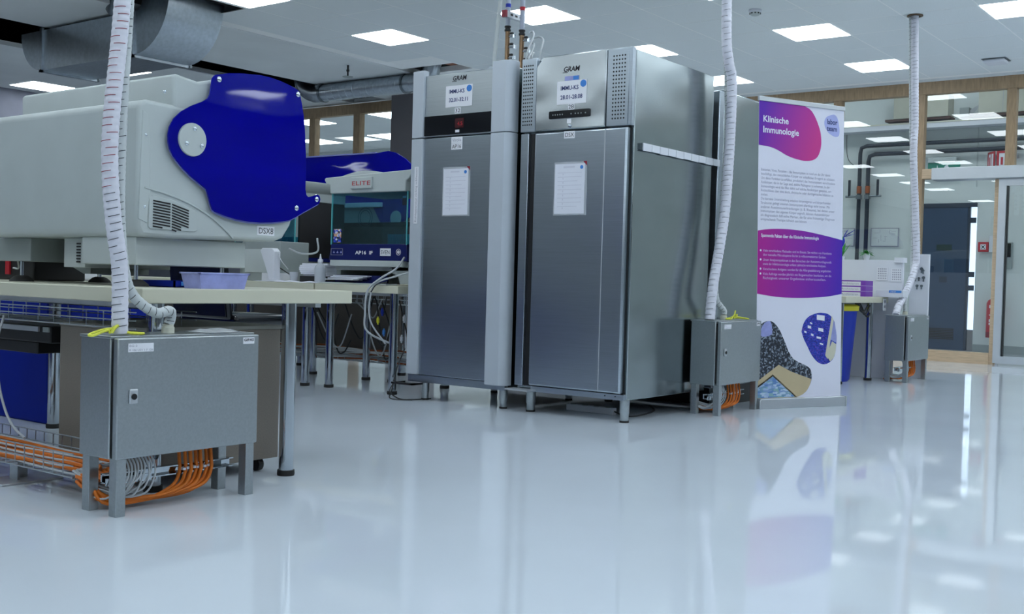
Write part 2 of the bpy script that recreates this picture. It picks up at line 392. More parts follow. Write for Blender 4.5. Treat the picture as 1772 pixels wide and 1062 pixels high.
for a, b, z0, z1 in ((-9.85, -8.25, .125, ZC-.17), (-8.15, -6.65, .125, ZC-.17), (-6.55, -5.07, .125, ZC-.17), (-4.97, -4.075, .125, ZC-.17), (-3.985, -3.19, .125, 2.09), (-3.985, -3.1, 2.2, ZC-.17), (-3.0, -1.25, 2.2, ZC-.17), (-1.15, .55, 2.2, ZC-.17)):
    MB().add([(a, YW, z0), (b, YW, z0), (b, YW, z1), (a, YW, z1)], [(0, 1, 2, 3)]).build('window_pane', 'glass', gw)
d1 = MB().box(-3.855, .6, YW-.16, YW+.07, 2.065, 2.2).build('door_1', 'aluminium', kind='structure', bev=.006)
for a, b, c, d in ((-3.14, -3.06, .02, 2.06), (-2.0, -1.92, .02, 2.06)): MB().box(a, b, YW-.09, YW-.04, c, d).build('door_stile', 'aluminium', d1)
for c, d in ((.02, .10), (1.985, 2.06)): MB().box(-3.06, -2.0, YW-.09, YW-.04, c, d).build('door_rail', 'aluminium', d1)
MB().add([(-3.06, YW-.065, .1), (-2.0, YW-.065, .1), (-2.0, YW-.065, 1.985), (-3.06, YW-.065, 1.985)], [(0, 1, 2, 3)]).build('door_pane', 'glass', d1)
MB().box(-3.05, -3.035, YW-.1, YW-.05, .1, 1.98).build('door_gasket', 'black', d1)
# left glazing
g2 = MB().box(-12.75, -9.9, YL-.05, YL+.05, ZC-.17, ZC-.03).build('window_2', 'wood', kind='structure')
for x in (-12.1, -11.2): MB().box(x-.06, x+.06, YL-.05, YL+.05, 0, ZC-.17).build('window_post', 'wood', g2)
for a, b in ((-12.75, -12.16), (-12.04, -11.26), (-11.14, -10.35)):
    MB().add([(a, YL, 0), (b, YL, 0), (b, YL, ZC-.17), (a, YL, ZC-.17)], [(0, 1, 2, 3)]).build('window_pane', 'glass', g2)
# blue corridor door with daylight strip
d2 = MB().box(-4.74, -4.09, YC-.03, YC+.03, .02, 1.93).build('door_2', 'door_blue', kind='structure', bev=.004)
MB().box(-4.80, -4.74, YC-.04, YC+.05, 0, 1.98).box(-4.80, -3.98, YC-.04, YC+.05, 1.93, 1.985).build('door_frame', 'door_blue_dark', d2)
for k in range(7): MB().box(-4.56, -4.22, YC-.045, YC-.03, .16+k*.022, .172+k*.022).build('vent_slat', 'black', d2)
MB().box(-4.09, -4.06, YC-.03, YC+.03, .02, 1.93).build('door_edge', 'door_blue_dark', d2)
MB().box(-4.055, -3.985, YC-.005, YC+.02, .3, 1.93).build('side_light', 'daylight', d2)
for z in (1.72, 1.0, .82): MB().box(-4.06, -3.985, YC-.02, YC-.008, z, z+.07).build('glazing_bar', 'door_blue_dark', d2)
MB().box(-4.48, -4.28, YC-.036, YC-.031, 1.35, 1.43).build('exit_sign', 'dark_green', d2)
MB().box(-4.43, -4.33, YC-.036, YC-.031, .92, 1.0).build('notice', 'door_blue_dark', d2)

# ---------------------------------------------------------------- benches
def bench(name_label, x0, x1, y0, y1, legs, z=.735, th=.052, legs_far=()):
    t = thing('lab_bench', name_label, 'bench', ((x0+x1)/2, (y0+y1)/2, 0), 'cream topped lab benches')
    MB().box(x0, x1, y0, y1, z-th, z).build('worktop', 'laminate', t, bev=.003)
    MB().box(x0+.1, x1-.1, y0+.08, y0+.11, z-th-.02, z-th).box(x0+.1, x1-.1, y1-.11, y1-.08, z-th-.02, z-th).build('apron_rail', 'aluminium', t)
    for lx, ly in legs:
        l = MB().lathe((lx, ly, 0), [(.029, .022), (.029, z-th)], 20).build('leg', 'chrome', t)
        MB().lathe((lx, ly, 0), [(.033, 0), (.035, .006), (.034, .022)], 20).build('foot', 'rubber', l)
    return t
bench('cream lab bench at left under the analyser with the big blue cover', -5.25, -3.285, 2.27, 3.27, [(-3.345, 2.985), (-3.43, 2.43), (-5.124, 3.045), (-5.1, 2.4)])
bench('cream lab bench carrying the analyser with the teal window, beside the left steel fridge', -5.862, -5.06, 5.46, 6.25, [(-5.16, 5.535), (-5.758, 5.52), (-5.2, 6.13), (-5.74, 6.15)])
bench('cream lab bench behind the blue cover, left of the teal window analyser', -6.68, -5.868, 5.45, 6.25, [(-5.95, 5.47), (-6.6, 5.5), (-6.0, 6.14), (-6.6, 6.15)])
bench('cream lab bench far left in the second row, mostly hidden', -9.5, -6.69, 5.45, 6.25, [(-9.29, 5.58), (-6.8, 5.5), (-9.29, 6.1), (-6.8, 6.1)])
bench('cream lab bench in the third row behind the black screen backs', -8.6, -5.9, 6.55, 7.35, [(-6.1, 6.65), (-6.1, 7.2), (-7.3, 6.65), (-8.4, 6.65)])
bench('cream lab bench by the far glass wall behind the tall banner', -5.2, -3.3, 8.95, 10.0, [(-3.36, 9.70), (-3.4, 9.1), (-5.1, 9.1), (-5.1, 9.9)])
tag(MB().box(-9.2, -5.95, 6.44, 6.465, .14, .70).build('privacy_panel', 'taupe', bev=.002), 'taupe privacy panel under the benches behind hanging cables', 'panel')

u1 = thing('added_cabinet', 'low dark cabinet added behind the narrow steel fridge to block light beneath it', 'cabinet', (-4.6, 7.0, 0))  # added light blocker, keeps the gap under the fridge dark
MB().box(-5.0, -4.12, 6.6, 7.4, 0, .9).build('carcass', 'taupe', u1)
MB().box(-5.01, -4.11, 6.59, 7.41, .9, .93).build('top', 'taupe_top', u1)
bench('unseen cream lab bench added for reflections at left, continuing the front row', -9.2, -6.2, 2.27, 3.27, [(-6.3, 2.4), (-6.3, 3.1), (-9.1, 2.4), (-9.1, 3.1)])  # bench added out of view for the steel doors to reflect
for k in range(4):
    u2 = thing('added_cabinet', ('first', 'second', 'third', 'fourth')[k]+' unseen dark under-bench cabinet added for reflection at left, counted from the blue bin', 'cabinet', (-6.7+-.7*k, 2.8, 0))  # cabinets added out of view, mirrored dark in the fridge doors
    MB().box(-7.0-.7*k, -6.4-.7*k, 2.35, 3.15, .03, .66).build('carcass', 'taupe', u2)
    MB().box(-6.98-.7*k, -6.42-.7*k, 3.15, 3.17, .05, .64).build('door', 'crate_blue', u2)
bench('unseen cream lab bench added for reflections, one row nearer than the left bench', -11.5, -3.3, -1.6, -.6, [(-3.4, -1.5), (-3.4, -.7), (-7.4, -.7), (-11.4, -.7)])  # added unseen row, keeps bright floor out of the door reflections
for k in range(6):
    u2 = thing('added_cabinet', ('first', 'second', 'third', 'fourth', 'fifth', 'sixth')[k]+' unseen dark cabinet added for reflections under the nearer bench row', 'cabinet', (-4.1-1.28*k, -1.1, 0))  # added with this bench so the lower doors mirror something dark
    MB().box(-4.7-1.28*k, -3.5-1.28*k, -1.5, -.75, .03, .66).build('carcass', 'taupe', u2)
    MB().box(-4.68-1.28*k, -3.52-1.28*k, -.75, -.73, .05, .64).build('door', 'crate_blue' if k % 2 else 'taupe', u2)
# ---------------------------------------------------------------- steel fridges
def fridge_leg(t, x, y, z, r=.026):
    l = MB().lathe((x, y, 0), [(r*.86, .012), (r*.88, .05), (r*.98, .055), (r, z)], 18).build('leg', 'steel_box', t)
    MB().lathe((x, y, 0), [(r*.95, 0), (r*.95, .012)], 18).build('foot', 'rubber', l)
def note(t, x0, x1, z0, z1, y, lines=9, name='paper_sheet'):
    MB().box(x0-.008, x1+.014, y-.003, y, z0-.008, z1+.012).build('sleeve', 'clear_white', t)
    MB().box(x0, x1, y-.0045, y-.0032, z0, z1).build(name, 'paper', t)
    ln = MB()
    for k in range(lines):
        zz = z1-.05-k*(z1-z0-.07)/lines
        ln.box(x0+.02, x1-.02-(.03 if k % 3 == 2 else 0), y-.0052, y-.0046, zz-.0035, zz)
        ln.box(x0+.055, x0+.062, y-.0052, y-.0046, zz-.016, zz-.006)
    ln.box(x0+.06, x1-.07, y-.0052, y-.0046, z1-.024, z1-.014)
    ln.build('printed_lines', 'ink_pale', t)
    MB().lathe((x1-.022, y-.0047, z1-.022), [(.011, 0), (.011, -.001)], 16, 'y').build('round_stamp', 'ink_blue', t)
    MB().prism([(x1-.012, z1+.012), (x1+.014, z1+.012), (x1+.014, z1-.014)], lambda a, b, c: Vector((a, c, b)), y-.0062, y-.0054).build('red_corner', 'dark_red', t)
def sticker(t, x0, x1, z0, z1, y, s, size, m='ink', th=.0015, bold=0):
    MB().box(x0, x1, y-th, y, z0, z1).build('sticker', 'label', t)
    if s: text(t, s, ((x0+x1)/2, y-th-.0005, z0+(z1-z0-size*.70)/2), X, Z, size, m, width=(x1-x0)*.82, align='CENTER', bold=bold)
def makers_mark(t, x0, x1, z, y, size):
    text(t, 'GRAM', (x0, y-.001, z), X, Z+X*.18, size, 'ink', width=x1-x0, bold=.012)
    MB().box(x0-.004, x0+(x1-x0)*.3, y-.0015, y, z-size*.16, z-size*.08).build('lettering', 'ink', t)
YF = 5.43
# left fridge
t = thing('upright_fridge', 'tall narrow steel lab fridge with pale flared side strips and black display band', 'fridge', (-4.54, 5.95, 0), 'upright steel lab fridges')
x0, x1 = -4.94, -4.125
MB().box(x0+.01, x1-.005, YF+.035, 6.25, .115, 2.105).build('body', 'steel_side', t, bev=.006)
MB().box(-4.83, -4.262, YF, YF+.03, 1.705, 2.10).build('top_panel', 'steel_pale', t, bev=.004)
MB().prism([(-4.83, 2.10), (-4.34, 2.102), (-4.30, 2.118), (-4.27, 2.10)], lambda a, b, c: Vector((a, c, b)), YF+.002, YF+.03).build('top_edge', 'steel', t)
dp = MB().box(-4.832, -4.268, YF-.006, YF+.002, 1.712, 1.838).build('display_band', 'black_gloss', t, bev=.002)
MB().box(-4.57, -4.50, YF-.008, YF-.006, 1.75, 1.81).build('display_window', 'display_red', dp)
text(dp, '4.5', (-4.55, YF-.009, 1.765), X, Z, .035, 'red')
sticker(t, -4.567, -4.534, 1.722, 1.738, YF-.006, '', .01)
MB().box(-4.83, -4.262, YF-.002, YF+.028, .165, 1.695).build('door', 'steel', t, bev=.004)
for z0, z1 in ((.165, 1.695), (1.703, 2.135)):
    MB().prism([(-4.937, YF+.03), (-4.931, YF-.012), (-4.832, YF-.018), (-4.832, YF+.03)], lambda a, b, c: Vector((a, b, c)), z0, z1).build('side_strip', 'paint_silver', t, bev=.002)
    MB().prism([(-4.264, YF+.03), (-4.264, YF-.028), (-4.155, YF-.032), (-4.128, YF-.012), (-4.118, YF+.02), (-4.118, YF+.06)], lambda a, b, c: Vector((a, b, c)), z0-(.0 if z0 > 1 else .02), z1+.003).build('side_strip', 'paint_silver', t, bev=.003)
MB().box(-4.93, -4.13, YF+.008, YF+.035, .115, .16).build('plinth', 'steel', t)
for lx, ly in ((-4.80, 5.465), (-4.165, 5.475), (-4.80, 6.2), (-4.165, 6.2)): fridge_leg(t, lx, ly, .12)
pd = MB().box(-4.98, -4.80, YF-.10, YF-.06, .10, .112).box(-4.98, -4.965, YF-.10, YF+.02, .10, .112).box(-4.815, -4.80, YF-.10, YF+.03, .10, .112).build('foot_pedal', 'black', t)
makers_mark(t, -4.605, -4.495, 2.052, YF, .042)
MB().box(-4.658, -4.44, YF-.002, YF, 1.885, 2.02).build('sticker', 'label', t)
text(t, 'IMMU-KS', (-4.63, YF-.003, 1.972), X, Z, .034, 'ink_navy', width=.125, bold=.012)
text(t, '32.01-32.11', (-4.63, YF-.003, 1.918), X, Z, .034, 'ink_navy', width=.155, bold=.012)
MB().lathe((-4.465, YF-.0025, 1.995), [(.021, 0), (.021, -.001)], 18, 'y').build('round_logo', 'ink_blue', t)
sticker(t, -4.58, -4.532, 1.842, 1.88, YF, '32', .034)
sticker(t, -4.60, -4.51, 1.655, 1.694, YF-.002, 'Virolia', .028, 'ink_grey')
sticker(t, -4.60, -4.51, 1.614, 1.654, YF-.002, 'AP16', .034)
note(t, -4.655, -4.452, 1.20, 1.492, YF-.002)
MB().box(-4.893, -4.862, YF-.0195, YF-.0165, 1.145, 1.515).build('sticker', 'label', t)
text(t, 'Kühlapparatur richtig schliessen', (-4.868, YF-.021, 1.155), Z, -X, .022, 'ink_grey', width=.35)
# right fridge
t = thing('upright_fridge', 'biggest steel lab fridge with perforated columns and price-strip rail on its right side', 'fridge', (-3.66, 5.95, 0), 'upright steel lab fridges')
x0, x1 = -4.06, -3.277
MB().box(x0+.004, x1, YF+.04, 6.43, .125, 2.126).build('body', 'steel_side', t, bev=.004)
MB().box(x1-.034, x1-.018, YF+.03, YF+.045, .16, 2.11).build('door_gap', 'black', t)
tp = MB().prism([(-3.945, 1.692), (-3.448, 1.692), (-3.448, 2.136), (-3.895, 2.132), (-3.945, 2.075)], lambda a, b, c: Vector((a, c, b)), YF-.006, YF+.035).build('top_panel', 'steel_wavy', t, bev=.006)
for a, b, n in ((-4.056, -3.947, 5), (-3.446, -3.30, 5)):
    pc = MB().box(a, b, YF, YF+.035, 1.692, 2.134).build('perforated_column', 'steel', t, bev=.004)
    w = b-a; m0, m1 = (a+.018, b-.028) if a < -4 else (a+.043, b-.028)
    hole = None
    for i in range(n):
        for j in range(17):
            p = (m0+(m1-m0)*i/(n-1), YF, 1.735+j*.0222)
            if hole is None: hole = MB().lathe(p, [(.0052, .0005), (.0052, -.0008)], 10, 'y').build('vent_hole', 'black', pc); h0 = p
            else:
                h = bpy.data.objects.new('vent_hole', hole.data); COL.objects.link(h); h.parent = pc; h.location = Vector(p)-Vector(h0)
MB().box(-3.30, -3.277, YF, YF+.035, 1.692, 2.134).build('corner_post', 'steel', t, bev=.003)
MB().box(-3.945, -3.30, YF-.004, YF+.035, .165, 1.682).build('door', 'steel', t, bev=.01)
MB().box(-3.448, -3.442, YF-.007, YF-.003, .17, 1.68).build('door_fold', 'aluminium', t)
MB().box(-3.345, -3.298, YF-.001, YF+.035, .165, 1.682).build('door_edge', 'steel', t, bev=.004)
MB().box(-4.05, -3.992, YF, YF+.035, .16, 1.682).build('handle_strip', 'steel', t, bev=.003)
MB().box(-3.992, -3.946, YF+.02, YF+.03, .16, 1.682).build('handle_recess', 'black', t)
MB().box(-3.93, -3.277, YF+.004, YF+.04, .128, .16).build('plinth', 'steel', t)
for k in range(2): MB().lathe((-3.4+.07*k, YF+.003, .147), [(.004, 0), (.004, -.002)], 8, 'y').build('screw', 'black', t)
for lx, ly in ((-3.955, 5.475), (-3.287, 5.468), (-3.95, 6.36), (-3.31, 6.36)): fridge_leg(t, lx, ly, .13, .029)
MB().prism([(-4.07, 5.36), (-3.90, 5.355), (-3.89, 5.44), (-4.06, 5.44)], lambda a, b, c: Vector((a, b, c)), .132, .142).build('foot_pedal', 'aluminium', t)
cp = MB().prism([(-3.84, 1.762), (-3.835, 1.758), (-3.555, 1.758), (-3.55, 1.763), (-3.55, 1.798), (-3.555, 1.803), (-3.835, 1.803), (-3.84, 1.798)], lambda a, b, c: Vector((a, c, b)), YF-.012, YF-.004).build('control_panel', 'black_gloss', t)
for px in (-3.81, -3.793, -3.776, -3.759, -3.742, -3.68, -3.65, -3.63, -3.61, -3.58): MB().lathe((px, YF-.0122, 1.78), [(.004, 0), (.004, -.001)], 8, 'y').build('button', 'plastic_grey_dark', cp)
MB().lathe((-3.69, YF-.006, 1.71), [(.010, 0), (.010, -.006), (.006, -.008)], 14, 'y').build('key_lock', 'chrome', t)
makers_mark(t, -3.748, -3.638, 2.03, YF-.006, .042)
MB().box(-3.787, -3.578, YF-.009, YF-.0065, 1.838, 1.975).build('sticker', 'label', t)
text(t, 'IMMU-KS', (-3.762, YF-.0095, 1.922), X, Z, .034, 'ink_navy', width=.125, bold=.012)
text(t, '28.01-28.08', (-3.762, YF-.0095, 1.868), X, Z, .034, 'ink_navy', width=.155, bold=.012)
MB().lathe((-3.602, YF-.0092, 1.952), [(.021, 0), (.021, -.001)], 18, 'y').build('round_logo', 'ink_blue', t)
MB().box(-3.735, -3.635, YF-.0078, YF-.006, 1.976, 2.002).build('sticker', 'tub_lilac', t)
MB().box(-3.675, -3.637, YF-.0085, YF-.0078, 1.978, 2.0).build('blue_print', 'ink_blue', t)
sticker(t, -3.708, -3.662, 1.805, 1.84, YF-.006, '28', .034)
sticker(t, -3.712, -3.682, 1.726, 1.752, YF-.006, '', .02)
sticker(t, -3.73, -3.655, 1.638, 1.68, YF-.004, 'DSX', .036)
note(t, -3.785, -3.575, 1.195, 1.488, YF-.004)
rail = thing('label_rail', 'long white plastic price-strip rail fixed along the side of the biggest steel fridge', 'rail', (-3.262, 6.03, 1.56))
MB().box(-3.277, -3.262, 5.53, 6.50, 1.565, 1.60).build('rail_back', 'steel_dark', rail)
for k in range(10): MB().box(-3.262, -3.255, 5.54+k*.097, 5.54+k*.097+.092, 1.558+.002*(k % 2), 1.602).build('label_strip', 'white_plastic', rail, bev=.001)
# third fridge
t = thing('upright_fridge', 'steel lab cabinet standing behind the biggest fridge, only its right flank showing', 'fridge', (-3.67, 7.0, 0), 'upright steel lab fridges')
MB().box(-4.06, -3.285, 6.60, 7.55, .13, 2.07).build('body', 'steel_side', t, bev=.012)
MB().box(-3.335, -3.283, 6.535, 6.602, .13, 2.055).build('door_edge', 'steel', t, bev=.006)
MB().box(-4.05, -3.335, 6.54, 6.598, .14, 2.05).build('door', 'steel_dark', t, bev=.004)
MB().box(-3.42, -3.35, 6.525, 6.545, 1.35, 1.42).build('handle', 'black', t, bev=.004)
MB().box(-4.04, -3.31, 6.72, 7.42, 0, .135).build('plinth', 'black', t)  # black block added to stop light coming from behind the fridges
for lx, ly in ((-3.99, 6.66), (-3.33, 6.66), (-3.99, 7.48), (-3.33, 7.48)): fridge_leg(t, lx, ly, .132)

# ---------------------------------------------------------------- electrical boxes (built at the origin, front faces +X)
def box_proto(label, tail):
    t = thing('electrical_box', label, 'electrical box', (0, 0, 0), 'steel electrical boxes with orange cables')
    MB().box(-.10, .068, -.29, .29, .185, .578).build('body', 'steel_box', t, bev=.004)
    MB().box(.066, .082, -.278, .278, .197, .566).build('gasket', 'black', t)
    MB().box(-.105, .072, -.292, .292, .574, .583).build('top_plate', 'steel_box', t, bev=.002)
    d = MB().box(.08, .105, -.287, .287, .187, .577).build('door', 'steel_box', t, bev=.004)
    lk = MB().box(.105, .112, -.245, -.214, .365, .412).build('lock', 'aluminium', d, bev=.003)
    MB().lathe((.112, -.2295, .388), [(.010, 0), (.010, .003), (.007, .0035)], 16, 'x').build('lock_barrel', 'black', d)
    MB().box(.105, .1062, -.25, -.155, .532, .560).build('sticker', 'label', d)
    text(d, 'BG-3', (.1068, -.247, .549), Y, Z, .010, 'ink_grey', width=.028)
    text(d, 'R 186 USV 1 F 126', (.1068, -.247, .535), Y, Z, .010, 'ink_grey', width=.088)
    MB().box(.105, .1062, .215, .265, .545, .568).build('sticker', 'label', d)
    text(d, 'GIPAS', (.1068, .2175, .555), Y, Z, .013, 'ink', width=.044, bold=.01)
    for sx, sy in ((.078, -.262), (.078, .262), (-.075, -.262), (-.075, .262)):
        MB().box(sx-.02, sx+.02, sy-.018, sy+.018, 0, .187).build('leg', 'steel_box', t, bev=.002)
    MB().box(-.02, -.012, -.26, .26, .095, .125).box(-.02, .01, -.26, .26, .122, .126).box(-.02, .01, -.26, .26, .094, .098).build('cable_rail', 'chrome', t)
    MB().box(.008, .016, -.26, -.09, .088, .112).build('rail_bracket', 'chrome', t)
    MB().lathe((-.02, -.01, .583), [(.022, 0), (.022, .02), (.019, .022), (.019, .03)], 18).build('cable_gland', 'cream_plastic', t)
    rr = random.Random(3)
    for k in range(10):
        y = .03+.0145*k+rr.uniform(-.003, .003); d_ = .025+.004*(k % 4); x = .0+.012*(k % 3)
        p = smooth_path([(x, y, .19), (x+.006, y, .14), (x+.012, y-.004, .10), (x+.012, y-.035, .05+d_*.2), (x, y-.13, .022+.006*(k % 3))]+([(x-.04, -.2-.004*k, .022+.007*(k % 4)), (x-.12, -.25+.008*(k % 4), .06+.004*k), (-.19, -.24+.012*(k % 4), .075+.005*(k % 5))] if tail else [(x-.05, y-.18, .02+.006*(k % 3)), (x-.14, y-.2, .015+.008*(k % 3))]), 7)
        MB().tube(p, .0062, 8).build('orange_cable', 'orange', t)
    for k in range(10):
        y = -.225+.0125*k; a = rr.uniform(-.04, .03)
        p = smooth_path([(.03, y, .19), (.045, y+.012, .15), (.05+.01*(k % 2), y+a*.3, .11), (.035, y-.03+a, .05+.012*(k % 3)), (-.02, -.22+a, .03+.01*(k % 4)), (-.10, -.24+a*.6, .05+.008*(k % 4))]+([(-.2, -.2+.01*(k % 5), .085+.004*(k % 6))] if tail else [(-.11, -.20+a, .012)]), 7)
        MB().tube(p, .0033, 6).build('grey_cable', 'cable_grey', t)
    tie = MB()
    for k in range(9): tie.box(.006, .030, .028+.0145*k, .039+.0145*k, .108+.002*(k % 2), .116+.002*(k % 2))
    tie.build('cable_tie', 'white_plastic', t)
    return t
bx = box_proto('nearest floor-standing steel electrical box, at left against the bench end', True); bx.location = (-3.235, 2.365, 0)
b2_ = box_proto('middle floor-standing steel electrical box, between the biggest fridge and the banner', False); b2_.location = (-3.15, 6.465, 0)
dup(b2_, (-3.135, 10.035, 0), 'farthest floor-standing steel electrical box, in front of the white partition')

# ---------------------------------------------------------------- white cable hoses with spiral marks
def hose(pts, r, m, tick, step, label, arc=(-2.6, .4), n=16, ticks=True, ceil_collar=False, red_from=None):
    path = resample(smooth_path(pts, 14), .006); t = thing('cable_hose', label, 'hose', pts[-1])
    radii = [r*(1.0+.035*math.sin(i*2*math.pi*.006/step)) for i in range(len(path))]
    MB().tube(path, r, 16, radii=radii).build('corrugated_tube', m, t)
    mk, mr = MB(), MB(); acc = 0; last = path[0]; jit = random.Random(5)
    for i in range(2, len(path)-2):
        acc += (path[i]-path[i-1]).length
        if acc < step: continue
        acc = 0; tg = (path[i+1]-path[i-1]).normalized(); a = tg.cross(Vector((0, 0, 1)) if abs(tg.z) < .95 else Vector((0, 1, 0))).normalized()
        side = (Vector((0, 0, .8))-path[i]); side = (side-tg*side.dot(tg)).normalized(); oth = tg.cross(side)
        c0 = jit.uniform(-.3, .7)
        pp = [path[i]+r*1.03*(side*math.cos(q)+oth*math.sin(q))+tg*.004*q for q in [c0-.7+.2*k for k in range(8)]]
        (mr if (red_from is not None and path[i].z > red_from) else mk).tube(pp, .0011, 4)
    if mk.v: mk.build('spiral_mark', tick, t, kind='stuff')
    if mr.v: mr.build('spiral_mark', 'tick_red', t, kind='stuff')
    if ceil_collar:
        MB().lathe((pts[0][0], pts[0][1], ZC-.012), [(.055, 0), (.055, .012)], 20).build('ceiling_hole', 'black', t)
        MB().lathe((pts[0][0], pts[0][1], ZC-.014), [(.05, 0), (.068, 0), (.068, .008), (.05, .008), (.05, 0)], 20, caps=False).build('ceiling_collar', 'brass', t)
    return t
hose([(-3.2, 2.16, ZC), (-3.2, 2.15, 2.4), (-3.2, 2.118, 1.68), (-3.2, 2.085, 1.29), (-3.2, 2.083, 1.12), (-3.2, 2.10, .95), (-3.2, 2.125, .80), (-3.2, 2.13, .585)], .0265, 'hose_white', 'tick_dark', .0225, 'thick white hose with red spiral marks hanging in front of the big analyser', red_from=1.06)
hose([(-3.24, 2.20, ZC), (-3.24, 2.19, 2.4), (-3.24, 2.167, 1.68), (-3.24, 2.15, 1.3), (-3.24, 2.148, 1.0), (-3.235, 2.165, .80), (-3.23, 2.20, .71), (-3.225, 2.28, .655), (-3.235, 2.345, .66), (-3.25, 2.362, .635), (-3.255, 2.355, .61)], .0175, 'hose_grey', 'tick_dark', .0185, 'thinner grey-white hose looping onto the nearest electrical box')
hose([(-3.15, 6.30, ZC), (-3.15, 6.325, 2.4), (-3.15, 6.37, 2.2), (-3.15, 6.425, 2.08), (-3.15, 6.425, 1.72), (-3.15, 6.39, 1.3), (-3.15, 6.33, 1.05), (-3.15, 6.255, .80), (-3.15, 6.225, .585)], .031, 'hose_white', 'tick_dark', .03, 'thick white hose descending beside the biggest fridge to the middle electrical box')
hose([(-3.19, 6.37, ZC), (-3.19, 6.39, 2.4), (-3.19, 6.44, 2.1), (-3.19, 6.46, 1.72), (-3.19, 6.42, 1.2), (-3.185, 6.36, .85), (-3.18, 6.36, .72), (-3.175, 6.42, .665), (-3.17, 6.455, .64), (-3.17, 6.455, .61)], .019, 'hose_grey', 'tick_dark', .026, 'thinner grey hose curling onto the top of the middle electrical box')
hose([(-3.15, 9.985, ZC), (-3.15, 10.03, 2.8), (-3.15, 10.09, 2.3), (-3.15, 10.09, 2.0), (-3.15, 10.20, 1.5), (-3.15, 10.27, 1.15), (-3.15, 10.24, 1.0), (-3.15, 10.06, .82), (-3.15, 9.82, .66), (-3.15, 9.76, .585)], .031, 'hose_white', 'tick_dark', .03, 'thick white hose falling from the brass ceiling hole to the farthest electrical box', ceil_collar=True)
hose([(-3.19, 9.99, ZC), (-3.19, 10.04, 2.8), (-3.19, 10.12, 2.2), (-3.19, 10.27, 1.3), (-3.19, 10.30, 1.05), (-3.18, 10.18, .82), (-3.165, 10.05, .70), (-3.155, 10.025, .61)], .015, 'hose_grey', 'tick_dark', .03, 'thin grey hose behind the farthest thick white hose')
def rope(c, label, flip=1):
    x, y, z = c; t = thing('yellow_rope', label, 'rope', c, 'yellow ropes on electrical boxes')
    lp = smooth_path([(x, y, z+.02), (x+.03, y-.05*flip, z+.015), (x+.06, y-.10*flip, z+.006), (x+.04, y-.105*flip, z+.006), (x-.01, y-.05*flip, z+.012), (x, y, z+.022), (x+.02, y+.06*flip, z+.008), (x+.03, y+.10*flip, z+.006), (x+.0, y+.10*flip, z+.006), (x-.01, y+.04*flip, z+.01), (x, y, z+.02)], 8)
    MB().tube(lp, .0042, 8).build('loop', 'rope', t)
    MB().tube(smooth_path([(x, y, z+.02), (x, y+.02, z+.035), (x-.01, y+.05, z+.055)], 6), .0042, 8).build('rope_end', 'rope', t)
    MB().tube(smooth_path([(x+.02, y-.012, z+.01), (x+.026, y+.0, z+.03), (x+.01, y+.016, z+.03), (x-.004, y, z+.012), (x+.016, y-.014, z+.012)], 6), .005, 8).build('knot', 'rope', t)
rope((-3.195, 2.095, .583), 'yellow nylon rope knotted around the thick hose on the nearest electrical box')
rope((-3.14, 6.53, .583), 'yellow nylon rope lying on the middle electrical box', -1)
ty = thing('cable_bag', 'crumpled clear plastic bag lying on the nearest electrical box', 'bag', (-3.22, 2.52, .583))
bg = MB(); rr = random.Random(8)
pts = [[Vector((-3.28+.03*i, 2.44+.022*j, .585+.014*rr.random()*(1 if 0 < i < 4 and 0 < j < 8 else .1))) for j in range(9)] for i in range(5)]
bg.add([p for r in pts for p in r], [(i*9+j, i*9+j+1, i*9+j+10, i*9+j+9) for i in range(4) for j in range(8)])
bg.build('crumpled_film', 'clear_white', ty)

# ---------------------------------------------------------------- big analyser with blue cover
XF = -3.55
def fx(a, b, c): return Vector((c, a, b))
t = thing('analyser', 'large grey laboratory analyser with glossy blue side cover and round pivot, marked DSX8', 'analyser', (-4.1, 2.9, .735), 'blue covered analysers')
body = MB().prism([(2.425, .955), (2.445, .92), (2.60, .918), (3.085, .93), (3.125, .945), (3.165, 1.0), (3.185, 1.06), (3.185, 1.40), (2.45, 1.425), (2.425, 1.405)], fx, -4.62, XF).build('lower_housing', 'plastic_grey', t, bev=.018, seg=3)
MB().prism([(2.575, 1.38), (2.572, 1.525), (2.582, 1.54), (2.69, 1.525), (2.80, 1.555), (3.16, 1.545), (3.18, 1.38)], fx, -4.62, XF-.004).build('upper_hood', 'plastic_grey', t, bev=.012, seg=3)
# lower lip and recessed vent field on the side
MB().prism([(2.475, 1.075), (2.57, 1.065), (2.67, 1.035), (2.69, 1.02), (2.69, .955), (2.675, .948), (2.48, .95), (2.47, .96)], fx, XF, XF+.004).build('vent_field', 'plastic_grey', t, bev=.003)
for c in range(2):
    y0, y1 = ((2.49, 2.565), (2.573, 2.648))[c]
    for k in range(10):
        zt = lambda y: (1.058-(y-2.49)*.10-max(0, y-2.57)*.16)
        z = -.0105*k
        ya, yb = y0, y1
        if zt(yb)+z < .965: yb = y0+(y1-y0)*.55
        if zt(y0)+z < .962: yb = y0+.02
        MB().prism([(ya, zt(ya)+z), (yb, zt(yb)+z), (yb, zt(yb)+z-.0052), (ya, zt(ya)+z-.0052)], fx, XF+.003, XF+.006).build('vent_slot', 'black', t)
sw = [(v.y, v.z) for v in smooth_path([Vector((0, 2.455, 1.105)), Vector((0, 2.55, 1.088)), Vector((0, 2.66, 1.058)), Vector((0, 2.76, 1.012)), Vector((0, 2.83, .965)), Vector((0, 2.865, .935))], 5)]
MB().prism(sw+[(a-.004, b-.007) for a, b in reversed(sw)], fx, XF, XF+.005).build('moulded_ridge', 'plastic_grey', t, bev=.002)
MB().prism([(2.43, .985), (2.468, .97), (2.478, 1.10), (2.474, 1.25), (2.462, 1.37), (2.44, 1.385)], fx, XF-.004, XF+.0022).build('corner_facet', 'plastic_grey', t, bev=.002)
